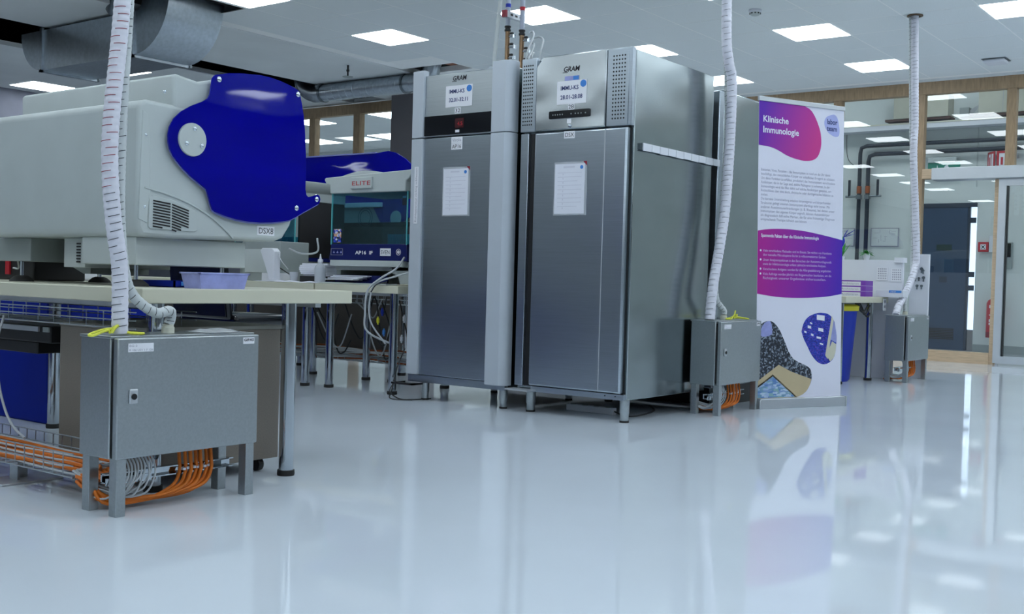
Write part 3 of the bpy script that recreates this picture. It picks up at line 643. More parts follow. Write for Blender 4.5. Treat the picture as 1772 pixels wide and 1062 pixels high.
for y, z in ((2.534, 1.463),): MB().lathe((XF-.003, y, z), [(.006, 0), (.006, .003), (.003, .0045)], 12, 'x').build('screw', 'chrome', t)
for y, z in ((2.455, 1.293), (2.455, 1.03)): MB().lathe((XF, y, z), [(.005, 0), (.005, .003), (.003, .0045)], 12, 'x').build('screw', 'chrome', t)
cov = [(2.732, 1.543), (2.745, 1.558), (2.81, 1.575), (2.879, 1.585), (2.966, 1.593), (3.02, 1.592), (3.073, 1.586), (3.12, 1.577), (3.16, 1.566), (3.178, 1.557), (3.181, 1.543), (3.192, 1.505), (3.202, 1.462), (3.211, 1.405), (3.216, 1.343), (3.220, 1.295), (3.222, 1.247), (3.222, 1.155), (3.228, 1.132), (3.239, 1.124), (3.262, 1.130), (3.288, 1.139), (3.302, 1.134), (3.308, 1.120), (3.302, 1.102), (3.215, 1.059), (3.170, 1.035), (3.136, 1.020), (3.09, 1.012), (3.043, 1.006), (2.985, 1.002), (2.924, 1.002), (2.865, 1.007), (2.809, 1.017), (2.760, 1.030), (2.744, 1.040), (2.737, 1.055), (2.715, 1.115), (2.642, 1.158), (2.60, 1.19), (2.562, 1.226), (2.545, 1.252), (2.537, 1.28), (2.536, 1.305), (2.541, 1.332), (2.559, 1.365), (2.59, 1.395), (2.635, 1.423), (2.69, 1.448), (2.712, 1.462), (2.722, 1.48)]
cv = MB().prism(cov, fx, XF+.016, XF+.022).build('blue_cover', 'blue_acrylic', t)
MB().prism([(y, z-.006) for y, z in cov], fx, XF+.0145, XF+.0158).build('cover_edge', 'blue_acrylic_edge', t, label='pale translucent edge of the blue cover')
# curved front of the cover across the machine
fr = [(3.178, 1.557), (3.192, 1.505), (3.202, 1.462), (3.211, 1.405), (3.216, 1.343), (3.222, 1.247), (3.222, 1.155), (3.215, 1.07)]
MB().prism(fr+[(y-.006, z) for y, z in reversed(fr)], fx, -4.60, XF+.016).build('front_cover', 'blue_acrylic', t)
for y, z in ((2.762, 1.543), (3.166, 1.545), (3.172, 1.073), (3.284, 1.118)): MB().lathe((XF+.022, y, z), [(.011, 0), (.011, .004), (.006, .007)], 16, 'x').build('cover_screw', 'chrome', cv)
dc = MB().lathe((XF+.022, 2.642, 1.296), [(.063, 0), (.063, .006), (.061, .008)], 40, 'x').build('pivot_disc', 'plastic_grey', t)
for y, z in ((2.648, 1.338), (2.613, 1.279), (2.682, 1.277)): MB().lathe((XF+.030, y, z), [(.0085, 0), (.0085, .003), (.004, .006)], 14, 'x').build('disc_screw', 'chrome', dc)
MB().box(XF, XF+.0015, 2.985, 3.075, .952, .99).build('sticker', 'label', t)
text(t, 'DSX8', (XF+.002, 3.03, .959), Y, Z, .034, 'ink', width=.075, align='CENTER')
# plinth modules under it
MB().box(-3.95, -3.60, 2.455, 2.97, .815, .92).build('base_module', 'plastic_grey', t, bev=.004)
MB().box(-4.72, -4.40, 2.50, 2.95, .82, .918).build('base_module', 'plastic_grey_dark', t, bev=.003)
vb = MB().box(-4.15, -4.0, 2.50, 2.9, .80, .918).build('base_module', 'plastic_grey', t, bev=.003)
for k in range(7): MB().box(-4.055, -4.03, 2.496, 2.50, .82+k*.012, .826+k*.012).build('vent_slot', 'black', vb)
MB().prism([(-4.33, .918), (-4.15, .918), (-4.15, .775), (-4.20, .775), (-4.34, .82)], lambda a, b, c: Vector((a, c, b)), 2.62, 2.9).build('drip_housing', 'plastic_grey_dark', t)
for fx_, fy_ in ((-3.66, 2.50), (-3.66, 2.90), (-4.52, 2.53), (-4.52, 2.9)):
    fo = MB().lathe((fx_, fy_, .75), [(.008, 0), (.008, .07)], 14).build('adjuster_foot', 'chrome', t)
    MB().lathe((fx_, fy_, .735), [(.05, 0), (.047, .008), (.03, .022), (.018, .026)], 20).build('suction_pad', 'rubber', fo)
# objects under/around it on the bench
tb = thing('plastic_tub', 'lilac blue see-through plastic tub on the bench below the DSX8 mark', 'tub', (-3.37, 2.64, .735))
def tubshell(b, c, w, d, h, taper, th):
    cx, cy, cz = c
    o0 = [(-w*taper, -d*taper), (w*taper, -d*taper), (w*taper, d*taper), (-w*taper, d*taper)]; o1 = [(-w, -d), (w, -d), (w, d), (-w, d)]
    vs = [(cx+x, cy+y, cz) for x, y in o0]+[(cx+x, cy+y, cz+h) for x, y in o1]+[(cx+x*(1-th/w), cy+y*(1-th/d), cz+h) for x, y in o1]+[(cx+x*.97, cy+y*.97, cz+.004) for x, y in o0]
    fs = [(3, 2, 1, 0)]+[(i, (i+1) % 4, 4+(i+1) % 4, 4+i) for i in range(4)]+[(4+i, 4+(i+1) % 4, 8+(i+1) % 4, 8+i) for i in range(4)]+[(8+i, 8+(i+1) % 4, 12+(i+1) % 4, 12+i) for i in range(4)]+[(12, 13, 14, 15)]
    return b.add(vs, fs)
tubshell(MB(), (-3.37, 2.64, .735), .055, .112, .058, .88, .004).build('basin', 'tub_lilac', tb)
MB().box(-3.428, -3.312, 2.522, 2.534, .788, .795).box(-3.428, -3.312, 2.746, 2.758, .788, .795).box(-3.428, -3.418, 2.522, 2.758, .788, .795).box(-3.322, -3.312, 2.522, 2.758, .788, .795).build('rim', 'tub_lilac', tb, bev=.002)
bt = thing('blue_tray', 'flat blue tray lying on the bench behind the lilac tub', 'tray', (-3.62, 2.70, .735))
MB().box(-3.72, -3.52, 2.57, 2.86, .735, .739).box(-3.72, -3.714, 2.57, 2.86, .735, .76).box(-3.526, -3.52, 2.57, 2.86, .735, .76).box(-3.72, -3.52, 2.57, 2.576, .735, .76).box(-3.72, -3.52, 2.854, 2.86, .735, .76).build('tray_shell', 'crate_blue', bt)
MB().box(-3.519, -3.516, 2.60, 2.68, .742, .757).build('lighter_panel', 'ink_blue', bt)
wd = thing('bench_pump', 'rounded white pump with black knobs on the bench at far left', 'pump', (-5.1, 3.1, .735))
MB().prism([(-5.24, .735), (-5.0, .735), (-5.0, .78), (-5.03, .82), (-5.10, .835), (-5.2, .82)], lambda a, b, c: Vector((a, c, b)), 3.04, 3.2).build('pump_body', 'white_plastic', wd, bev=.012, seg=3)
MB().lathe((-5.17, 3.0, .735), [(.06, 0), (.06, .018), (.045, .035), (.02, .045)], 20).build('pump_dome', 'white_plastic', wd)
for px, pz in ((-5.12, .815), (-5.05, .785)): MB().lathe((px, 3.04, pz), [(.010, 0), (.010, -.006)], 14, 'y').build('knob', 'black', wd)
rd = thing('dark_container', 'dark waste container with a red label at the left picture edge under the analyser', 'container', (-4.95, 2.85, .735))
MB().box(-5.2, -4.76, 2.72, 2.98, .735, .912).build('container_body', 'black', rd, bev=.008)
MB().box(-4.99, -4.955, 2.712, 2.72, .76, .85).build('red_label', 'red', rd)
tag(MB().tube(smooth_path([(-4.86, 2.68, .79), (-4.78, 2.66, .79), (-4.68, 2.6, .83), (-4.62, 2.56, .90)], 8), .004, 6).build('tubing', 'cable_grey'), 'thin pale tube curving up behind the left foot of the big analyser', 'tube')
# ---------------------------------------------------------------- second row of instruments
def xz(a, b, c): return Vector((a, c, b))
st = thing('white_stand', 'slanted white plastic stand on the bench under the DSX8 mark', 'stand', (-6.5, 5.62, .735))
MB().prism([(-6.57, .967), (-6.55, .985), (-6.44, .985), (-6.41, .96), (-6.41, .745), (-6.46, .745)], xz, 5.56, 5.62).build('front_plate', 'white_plastic', st, bev=.004)
MB().box(-6.62, -6.44, 5.62, 5.75, .735, .80).build('stand_base', 'white_plastic', st, bev=.004)
gm = thing('grey_module', 'plain grey instrument module standing behind the slanted white stand', 'module', (-6.62, 5.75, .735))
MB().box(-6.90, -6.46, 5.66, 5.95, .735, 1.04).build('housing', 'plastic_grey_dark', gm, bev=.006)
MB().box(-6.86, -6.56, 5.655, 5.66, .80, .98).build('front_panel', 'plastic_grey', gm, bev=.003)
def ap16(x0, x1, y, label, z0=.735, full=True):
    t = thing('window_analyser', label, 'analyser', ((x0+x1)/2, y+.28, z0), 'teal window analysers')
    d = .55; w = x1-x0
    # underside chassis on feet
    ch = MB().box(x0+.01, x1-.03, y+.05, y+d-.02, .835, .90).build('chassis', 'plastic_grey', t, bev=.004)
    MB().box(x0+.005, x1-.04, y-.005, y+.05, .862, .905).build('front_rail', 'plastic_grey', t, bev=.004)
    MB().prism([(x1-.19, .865), (x1-.03, .865), (x1-.03, .745), (x1-.11, .745), (x1-.13, .80), (x1-.19, .82)], xz, y+.05, y+.09).build('side_bracket', 'plastic_grey', t, bev=.003)
    MB().box(x0+.01, x0+.05, y+.06, y+d-.03, .745, .87).build('foot_block', 'plastic_grey_dark', t)
    MB().box(x1-.08, x1-.03, y+.2, y+d-.03, .745, .87).build('foot_block', 'plastic_grey_dark', t)
    MB().box(x0+.05, x1-.1, y+d-.06, y+d-.04, .745, .86).build('back_panel', 'plastic_grey', t)
    # navy fascia and window frame
    lo = MB().prism([(x0-.012, .905), (x1+.0, .905), (x1-.012, 1.02), (x0+.01, 1.02)], xz, y, y+.035).build('fascia', 'navy', t, bev=.003)
    MB().box(x0+.005, x1-.005, y+.035, y+d-.02, .90, .93).build('deck', 'navy', t)
    MB().box(x1-.02, x1-.004, y+.04, y+d-.02, .93, 1.375).build('side_wall', 'black', t)
    gp = MB().add([(x0+.008, y+.006, 1.02), (x1-.012, y+.006, 1.02), (x1-.018, y+.008, 1.385), (x0+.012, y+.008, 1.385)], [(0, 1, 2, 3)]).build('front_window', 'glass_teal', t)
    for a in (x0+.004, x1-.018): MB().frame((a, y-.001, 1.015), None, (.008, 0, 0), (0, .008, 0), (0, .002, .365)).build('window_edge', 'teal', gp)
    MB().add([(x0+.012, y+d-.03, .93), (x0+w*.42, y+d-.03, .93), (x0+w*.42, y+d-.03, 1.385), (x0+.012, y+d-.03, 1.385)], [(0, 1, 2, 3)]).build('rear_window', 'glass', t)
    MB().box(x0+w*.42, x1-.02, y+d-.035, y+d-.02, .93, 1.385).build('rear_wall', 'black', t)
    for r in (.052, .07):
        MB().lathe((x0+w*.44, y+.014, 1.205), [(r, 0), (r, -.0015), (r-.004, -.0015), (r-.004, 0)], 32, 'y', caps=False).build('etched_ring', 'teal_dark', gp)
    # lid
    MB().prism([(x0-.055, 1.478), (x0-.045, 1.492), (x1+.02, 1.522), (x1+.05, 1.535), (x1+.045, 1.50), (x1+.01, 1.462), (x1-.012, 1.45), (x1-.015, 1.378), (x0+.006, 1.378), (x0+.004, 1.44), (x0-.035, 1.45)], xz, y-.02, y+d).build('lid', 'plastic_grey', t, bev=.006)
    bump = [(x0+w*.06+.62*w*k/14, 1.505+.034*math.sin(math.pi*min(1, k/14))) for k in range(15)]
    MB().prism(bump+[(x0+w*.68, 1.49), (x0+w*.06, 1.49)], xz, y+.05, y+d-.08).build('lid_dome', 'plastic_grey', t)
    if full:
        MB().box(x0+.225, x0+.43, y-.038, y-.004, 1.405, 1.485).build('name_block', 'plastic_grey', t, bev=.004)
        text(t, 'ELITE', (x0+.24, y-.0395, 1.428), X, Z, .042, 'red', width=.175)
        MB().box(x1-.075, x1-.035, y+.018, y+.0205, 1.285, 1.355).build('red_label', 'red', t)
        MB().box(x1-.072, x1-.038, y+.0165, y+.018, 1.335, 1.35).build('white_band', 'label', t)
        text(t, 'AP16  IF', (x0+.255, y-.001, .948), X, Z, .034, 'label', width=.17, bold=.01)
        sticker(t, x1-.255, x1-.155, .938, .99, y, 'SVEN', .038)
        for r0, r1, m in ((.022, .019, 'label'), (.012, .008, 'label')):
            MB().lathe((x1-.083, y-.0002, .965), [(r0, 0), (r0, -.0012), (r1, -.0012), (r1, 0)], 22, 'y', caps=False).build('emblem_ring', m, t)
        MB().lathe((x1-.083, y, .965), [(.006, 0), (.006, -.002)], 12, 'y').build('button', 'label', t)
        for k in range(3): MB().prism([(x0+.03+.036*k, .955), (x0+.05+.036*k, .955), (x0+.04+.036*k, .972)], xz, y-.0012, y).build('warning_mark', 'tub_lilac', t)
        fr_ = MB()
        for a, b, c, e in ((x0+.01, x0+.128, .94, .942), (x0+.01, x0+.128, .985, .987), (x0+.01, x0+.012, .94, .987), (x0+.126, x0+.128, .94, .987)): fr_.box(a, b, y-.001, y, c, e)
        fr_.build('mark_frame', 'ink_grey', t)
        MB().box(x0+.03, x0+.105, y+.002, y+.0045, 1.03, 1.125).build('picture_sticker', 'photo_sticker', gp)
    # rack of tubes on the deck
    rk = MB().box(x0+.42, x1-.08, y+.16, y+.22, .93, 1.06).build('tube_rack', 'teal_dark', t)
    for k in range(13):
        px = x0+.432+k*(x1-x0-.525)/12
        MB().lathe((px, y+.15, .97), [(.006, 0), (.008, .02), (.008, .10), (.0095, .10), (.0095, .125)], 10).build('tube', 'teal', rk)
    MB().box(x0+.1, x0+.40, y+.2, y+.3, .93, 1.03).build('rack', 'black', t)
    for k in range(3): MB().box(x0+.17+.08*k, x0+.173+.08*k, y+.199, y+.2, .93, 1.03).build('rack_divider', 'plastic_grey_dark', t)
    return t
ap16(-5.86, -5.11, 5.60, 'white topped bench analyser with teal window and navy AP16 IF fascia')
a2 = ap16(-7.42, -6.67, 6.0, 'second teal window analyser behind the DSX8 mark, only its right end showing', full=False)
MB().box(-6.78, -6.69, 5.995, 6.0, .935, .985).build('sticker', 'label', a2)
# black cabinet backs
bk = thing('black_cabinet', 'tall plain black instrument back between the two teal window analysers', 'cabinet', (-6.35, 6.6, .735))
MB().box(-6.92, -5.75, 6.58, 6.85, .88, 1.235).build('housing', 'black', bk, bev=.004)
MB().box(-6.92, -6.0, 6.60, 6.88, .735, .88).build('stand', 'black', bk)
MB().box(-6.90, -5.77, 6.575, 6.582, 1.20, 1.232).build('top_lip', 'black_gloss', bk)
# second DSX
t = thing('analyser', 'second blue covered analyser further back, above the teal window analyser', 'analyser', (-6.9, 7.1, .735), 'blue covered analysers')
MB().box(-7.9, -6.1, 6.95, 7.35, .74, 1.40).build('lower_housing', 'plastic_grey', t, bev=.03, seg=3)
MB().prism([(6.98, 1.38), (6.98, 1.50), (7.30, 1.50), (7.32, 1.38)], fx, -7.9, -6.1).build('upper_hood', 'plastic_grey', t, bev=.02)
MB().box(-8.1, -6.72, 6.91, 6.925, 1.425, 1.845).build('front_cover', 'blue_acrylic', t)
arc = [(-6.72, 1.845), (-6.55, 1.86), (-6.46, 1.84), (-6.36, 1.79), (-6.28, 1.73), (-6.22, 1.66), (-6.18, 1.57), (-6.17, 1.45), (-6.20, 1.33), (-6.40, 1.25), (-6.62, 1.25), (-6.72, 1.40)]
MB().prism(arc, xz, 6.905, 6.922).build('side_cover', 'blue_acrylic', t)
MB().box(-8.1, -6.70, 6.90, 6.926, 1.845, 1.856).build('cover_edge', 'blue_acrylic_edge', t)
MB().box(-8.1, -6.60, 6.88, 6.93, 1.385, 1.425).build('cover_lip', 'white_plastic', t, bev=.004)
MB().lathe((-6.44, 6.905, 1.29), [(.062, 0), (.062, -.006)], 30, 'y').build('pivot_disc', 'plastic_grey', t)
# small things on the second row bench
pm = thing('paper_mat', 'white paper mat spread on the bench left of the teal window analyser', 'mat', (-6.15, 5.58, .735))
pts = [[Vector((-6.55+.07*i, 5.47+.06*j, .737+(.012 if (i, j) in ((5, 1), (8, 1), (2, 2)) else .003*((i*7+j*3) % 3 == 0)))) for j in range(4)] for i in range(11)]
MB().add([p for r in pts for p in r], [(i*4+j, i*4+j+4, i*4+j+5, i*4+j+1) for i in range(10) for j in range(3)]).build('sheet', 'paper', pm)
sp = thing('squeeze_bottle', 'translucent white squeeze bottle with nozzle in front of the black cabinet', 'bottle', (-5.915, 5.58, .737))
MB().lathe((-5.915, 5.56, .737), [(.038, 0), (.04, .006), (.04, .105), (.036, .12), (.016, .142), (.016, .146)], 22).build('bottle_body', 'clear_white', sp)
MB().lathe((-5.915, 5.56, .883), [(.019, 0), (.019, .022), (.010, .026), (.005, .05), (.004, .062)], 16).build('nozzle_cap', 'white_plastic', sp)
ps = thing('paper_stack', 'thick stack of white paper on a black tray left of the squeeze bottle', 'paper stack', (-6.08, 5.75, .735))
for k in range(7):
    dx = random.uniform(-.012, .012)
    MB().box(-6.225+dx, -5.955+dx, 5.66+dx, 5.90, .785+.0135*k, .7975+.0135*k).build('paper_pad', 'paper', ps)
MB().box(-6.23, -5.95, 5.65, 5.92, .735, .785).build('black_tray', 'black', ps, bev=.003)
cu = thing('clear_cup', 'small clear cup with a dark stirrer near the slanted white stand', 'cup', (-6.30, 5.66, .735))
MB().lathe((-6.30, 5.66, .737), [(.028, 0), (.036, .075), (.034, .075), (.026, .004)], 18).build('cup_wall', 'clear_white', cu)
MB().tube([(-6.44, 5.64, .84), (-6.31, 5.64, .785)], .004, 6).build('stirrer', 'black', cu)
mg = thing('document_tray', 'dark blue tray with loose magazines pushed under the teal window analyser', 'tray', (-5.55, 5.62, .735))
MB().box(-5.83, -5.29, 5.53, 5.6, .748, .752).box(-5.80, -5.29, 5.60, 5.61, .752, .80).box(-5.30, -5.29, 5.53, 5.61, .752, .80).build('tray_shell', 'navy', mg)
for k in range(4):
    MB().frame((-5.80+.02*k, 5.50+.006*k, .764+.009*k), None, (.30, .02*k-.02, .0), (0, .09, 0), (0, 0, .006)).build('magazine', 'paper', mg)
MB().box(-5.86, -5.20, 5.49, 5.60, .737, .746).build('base_sheet', 'plastic_grey', mg)
for i, (pp, m, r, l) in enumerate((
    ([(-5.10, 5.56, .93), (-5.12, 5.50, .85), (-5.2, 5.43, .78), (-5.28, 5.40, .70), (-5.30, 5.40, .55), (-5.29, 5.42, .42), (-5.18, 5.6, .32)], 'cable_grey', .007, 'thick pale cable looping over the bench edge beside the left steel fridge'),
    ([(-5.0, 5.56, .84), (-5.10, 5.48, .80), (-5.22, 5.43, .755), (-5.26, 5.41, .68), (-5.27, 5.42, .5), (-5.2, 5.5, .34)], 'cable_grey', .006, 'second pale cable dropping over the bench edge beside the left steel fridge'),
    ([(-5.16, 5.46, .76), (-5.22, 5.42, .74), (-5.25, 5.4, .69)], 'cable_dark', .004, 'short black cable over the bench edge beside the left steel fridge'),
    ([(-6.45, 5.62, .98), (-6.36, 5.58, .90), (-6.30, 5.6, .83)], 'cable_grey', .003, 'thin pale wire from the slanted stand to the clear cup'),
    ([(-3.62, 3.22, .905), (-3.56, 3.24, .885), (-3.50, 3.27, .895), (-3.48, 3.25, .95)], 'cable_grey', .004, 'thin pale tube looping below the corner of the DSX8 mark'))):
    tag(MB().tube(smooth_path(pp, 8), r, 8).build('cable', m), l, 'cable')
# hanging cables under the second row
rr = random.Random(12)
hang = [(-6.55, .64, -6.2, .50, .30, 'cable_dark'), (-6.4, .62, -6.1, .30, .20, 'cable_dark'), (-5.9, .62, -5.7, .25, .18, 'cable_dark'), (-5.7, .62, -5.45, .5, .30, 'cable_dark'), (-6.0, .64, -5.85, .64, .50, 'cable_dark'), (-5.45, .63, -5.3, .2, .22, 'cable_dark'), (-5.80, .60, -5.62, .62, .40, 'cable_dark'), (-6.6, .62, -6.3, .60, .42, 'cable_dark'), (-6.3, .62, -5.95, .64, .33, 'cable_dark'), (-6.2, .60, -5.9, .62, .48, 'cable_grey'), (-5.95, .6, -5.6, .60, .30, 'cable_dark'), (-6.5, .5, -6.1, .5, .25, 'cable_grey'), (-6.05, .62, -5.7, .58, .22, 'cable_grey'), (-5.55, .62, -5.3, .60, .36, 'cable_dark'), (-5.5, .6, -5.22, .3, .24, 'cable_grey')]
for i, (xa, za, xb, zb, zm, m) in enumerate(hang):
    y = 6.05+.04*(i % 5)
    l = ('black' if m == 'cable_dark' else 'pale')+' cable sagging under the second row benches'
    tag(MB().tube(smooth_path([(xa, y, za), ((xa*2+xb)/3, y+.02, zm+.04), ((xa+xb*2)/3, y, zm), (xb, y-.02, zb)], 8), .006, 6).build('cable', m), l, 'cable', 'cables sagging under the second row')
for x, y, z, m, l in ((-5.33, 5.62, .41, 'ink_blue', 'blue plug connector hanging under the teal window analyser bench'), (-5.36, 5.63, .55, 'bin_blue', 'dark blue plug connector hanging under the bench, upper one'), (-5.18, 5.66, .51, 'white_plastic', 'white plug connector hanging beside the left fridge, upper one'), (-5.2, 5.66, .37, 'white_plastic', 'white plug connector hanging beside the left fridge, lower one'), (-5.37, 5.6, .49, 'yellow', 'yellow cable marker on the cables beside the left fridge')):
    tag(MB().box(x-.009, x+.009, y-.008, y+.008, z-.016, z+.016).box(x-.005, x+.005, y-.005, y+.005, z-.028, z+.028).build('plug', m, bev=.003), l, 'plug')
def wire_tray(name_label, x0, x1, y0, y1, z0, z1, step=.075, zh=None):
    t = thing('wire_tray', name_label, 'cable tray', ((x0+x1)/2, (y0+y1)/2, z0), 'wire mesh cable trays')
    r = .0026; lg, cr = MB(), MB()
    for y, z in ((y0, z1), (y0, z0+(z1-z0)*.5), (y0, z0), ((y0+y1)/2, z0), (y1, z0), (y1, (z0+z1)/2), (y1, z1)): lg.tube([(x0, y, z), (x1, y, z)], r, 6)
    n = int((x1-x0)/step)
    for k in range(n+1):
        x = x0+k*step; cr.tube([(x, y0, z1), (x, y0, z0), (x, y1, z0), (x, y1, z1)], r, 6)
    lg.build('long_wire', 'galvanised', t); cr.build('cross_wire', 'galvanised', t, kind='stuff'); return t
wire_tray('wire mesh cable tray under the left bench worktop', -5.3, -3.45, 2.36, 2.62, .585, .645, .11)
wire_tray('low wire mesh cable tray with orange cables at far left near the floor', -5.3, -3.44, 2.12, 2.34, .085, .165, .062)
wire_tray('wire mesh cable tray under the second row, left of the steel fridge', -7.3, -5.2, 6.28, 6.42, .58, .65)
wire_tray('low wire mesh cable tray in the dark under the second row', -7.3, -5.3, 6.30, 6.42, .12, .17)
for k in range(11):
    m = 'cable_grey' if k % 5 else 'copper'
    pp = [(-7.3+.3*q, 6.34+.05*math.sin(q*1.3+k), .135+.008*k+.012*math.sin(q*2.1+k)) for q in range(8)]
    tag(MB().tube(smooth_path(pp, 5), .007, 6).build('cable', m), ('copper coloured' if m == 'copper' else 'pale')+' cable lying in the low tray under the second row', 'cable', 'cables in the low second row tray')
for k in range(6):
    pp = [(-5.25+.26*q, 2.16+.026*(k % 6)+.012*math.sin(q*1.1+k*2), .10+.010*(k % 3)) for q in range(8)]+[(-3.40, 2.15+.02*k, .10), (-3.30, 2.17+.02*k, .075)]
    tag(MB().tube(smooth_path(pp, 6), .0085, 8).build('cable', 'orange'), 'orange cable lying in the low wire tray at far left', 'cable', 'orange cables in the low left tray')
for k in range(8):
    pp = [(-5.25+.26*q, 2.15+.02*(k % 8)+.012*math.sin(q*1.7+k), .092+.012*(k % 4)) for q in range(8)]+[(-3.44, 2.12+.012*k, .11), (-3.36, 2.14+.014*k, .075), (-3.27, 2.17+.014*k, .05)]
    tag(MB().tube(smooth_path(pp, 6), .0042, 6).build('cable', 'cable_grey'), 'pale grey cable lying in the low wire tray at far left', 'cable', 'grey cables in the low left tray')
tag(MB().tube(smooth_path([(-4.29, 2.33, .60), (-4.28, 2.30, .50), (-4.27, 2.30, .35), (-4.22, 2.30, .24), (-4.12, 2.28, .18), (-3.98, 2.25, .15)], 8), .005, 8).build('cable', 'cable_grey'), 'single pale cable dropping from the device under the left bench to the low tray', 'cable')
tf = thing('tray_foot', 'steel T-shaped foot holding the low wire tray off the floor at far left', 'tray foot', (-3.95, 2.22, 0))
MB().box(-4.02, -3.86, 2.10, 2.34, 0, .008).build('floor_plate', 'aluminium', tf, bev=.002)
MB().box(-3.965, -3.955, 2.19, 2.25, .008, .085).box(-3.965, -3.91, 2.185, 2.193, .008, .085).build('post', 'galvanised', tf)
# things under the left bench
pe = thing('pedestal_cabinet', 'taupe grey rolling cabinet under the left bench behind the nearest electrical box', 'cabinet', (-3.75, 2.73, 0))
MB().box(-4.0, -3.445, 2.40, 3.03, .055, .575).build('carcass', 'taupe_board', pe, bev=.003)
MB().box(-4.003, -3.44, 2.397, 3.033, .575, .59).build('top', 'taupe_top', pe, bev=.002)
for k in range(3): MB().box(-4.02, -4.0, 2.42, 3.01, .075+.165*k, .23+.165*k).build('drawer', 'taupe_board', pe, bev=.002)
for cx, cy in ((-3.5, 2.97), (-3.5, 2.46), (-3.95, 2.97), (-3.95, 2.46)): MB().lathe((cx, cy, .028), [(.027, -.012), (.027, .012)], 16, 'y').box(cx-.01, cx+.01, cy-.016, cy+.016, .03, .056).build('castor', 'black', pe)
bb = thing('blue_waste_bin', 'large dark blue bin under the left bench at the picture edge', 'bin', (-5.6, 3.25, 0))
MB().add([(-5.95, 3.08, 0), (-5.235, 3.08, 0), (-5.235, 3.5, 0), (-5.95, 3.5, 0), (-5.98, 3.06, .66), (-5.215, 3.06, .66), (-5.215, 3.52, .66), (-5.98, 3.52, .66)], [(3, 2, 1, 0), (0, 1, 5, 4), (1, 2, 6, 5), (2, 3, 7, 6), (3, 0, 4, 7)]).build('bin_body', 'crate_blue', bb, bev=.012)
MB().box(-5.99, -5.205, 3.05, 3.53, .64, .665).build('rim', 'crate_blue', bb, bev=.006)
b2 = thing('blue_crate', 'dark blue crate on a black stand beyond the left bench behind the wire tray', 'crate', (-5.6, 3.7, 0))
MB().box(-5.80, -5.36, 3.60, 3.85, .53, .70).box(-5.78, -5.38, 3.58, 3.60, .56, .68).build('crate_wall', 'crate_blue', b2, bev=.008)
MB().box(-5.76, -5.40, 3.64, 3.82, 0, .53).build('stand', 'black', b2)
dv = thing('black_device', 'black device with a grey strip hung under the left bench at the picture edge', 'device', (-4.35, 2.5, .50))
MB().box(-4.75, -4.17, 2.46, 2.62, .49, .56).build('housing', 'black', dv, bev=.006)
MB().box(-4.75, -4.25, 2.452, 2.46, .535, .555).build('grey_strip', 'aluminium', dv)
MB().box(-4.22, -4.175, 2.455, 2.46, .535, .555).build('display', 'plastic_grey_dark', dv)
MB().box(-4.75, -4.3, 2.48, 2.60, .44, .49).build('lower_housing', 'black', dv, bev=.005)
# office chair between the rows
oc = thing('office_chair', 'black swivel chair between the two bench rows, seen under the left worktop', 'chair', (-5.85, 4.75, 0))
MB().prism([(-6.12, .47), (-6.08, .45), (-5.62, .45), (-5.55, .47), (-5.52, .50), (-5.56, .53), (-6.1, .53)], xz, 4.5, 5.0).build('seat', 'black_gloss', oc, bev=.02, seg=3)
MB().tube([(-5.85, 4.75, .12), (-5.85, 4.75, .45)], .028, 14).build('gas_column', 'black', oc)
MB().frame((-6.12, 4.46, .50), None, (.56, 0, 0), (0, .05, 0), (0, -.06, .46)).build('backrest', 'black_gloss', oc, bev=.02, seg=3)
MB().tube(smooth_path([(-5.85, 4.7, .46), (-5.85, 4.54, .46), (-5.85, 4.525, .52), (-5.85, 4.50, .75)], 6), .018, 8).build('back_bar', 'black', oc)
for k in range(5):
    a = 2*math.pi*k/5+.4; e = Vector((-5.85+.29*math.cos(a), 4.75+.29*math.sin(a), .07))
    b = MB().tube([(-5.85, 4.75, .11), e], .018, 8).build('base_arm', 'black', oc)
    MB().lathe((e.x, e.y, .028), [(.028, -.016), (.028, .016)], 14, 'y').tube([e, (e.x, e.y, .03)], .008, 6).build('castor', 'black', b)
# floor clutter under the fridges
pw = thing('power_strip', 'white power strip with trailing cable on the floor under the biggest fridge', 'power strip', (-3.75, 5.75, 0))
MB().box(-3.86, -3.52, 5.72, 5.765, 0, .04).build('strip_body', 'white_plastic', pw, bev=.004)
for k in range(4): MB().lathe((-3.82+.085*k, 5.742, .04), [(.018, 0), (.018, .002)], 16).build('socket', 'plastic_grey_dark', pw)
MB().tube(smooth_path([(-3.52, 5.74, .02), (-3.42, 5.70, .006), (-3.38, 5.8, .006), (-3.45, 6.1, .006), (-3.6, 6.3, .006)], 8), .005, 6).build('power_cable', 'cable_dark', pw)
for i, pp in enumerate(([(-4.98, 5.36, .11), (-4.96, 5.30, .05), (-4.9, 5.33, .006), (-4.82, 5.37, .006), (-4.78, 5.5, .006)], [(-5.02, 5.5, .32), (-5.02, 5.42, .18), (-5.0, 5.36, .05), (-4.95, 5.30, .006), (-4.8, 5.34, .006)])):
    tag(MB().tube(smooth_path(pp, 8), .004, 6).build('cable', 'cable_dark'), ('black cable curling on the floor at the left foot of the narrow fridge', 'black cable running down to the floor beside the narrow fridge')[i], 'cable')

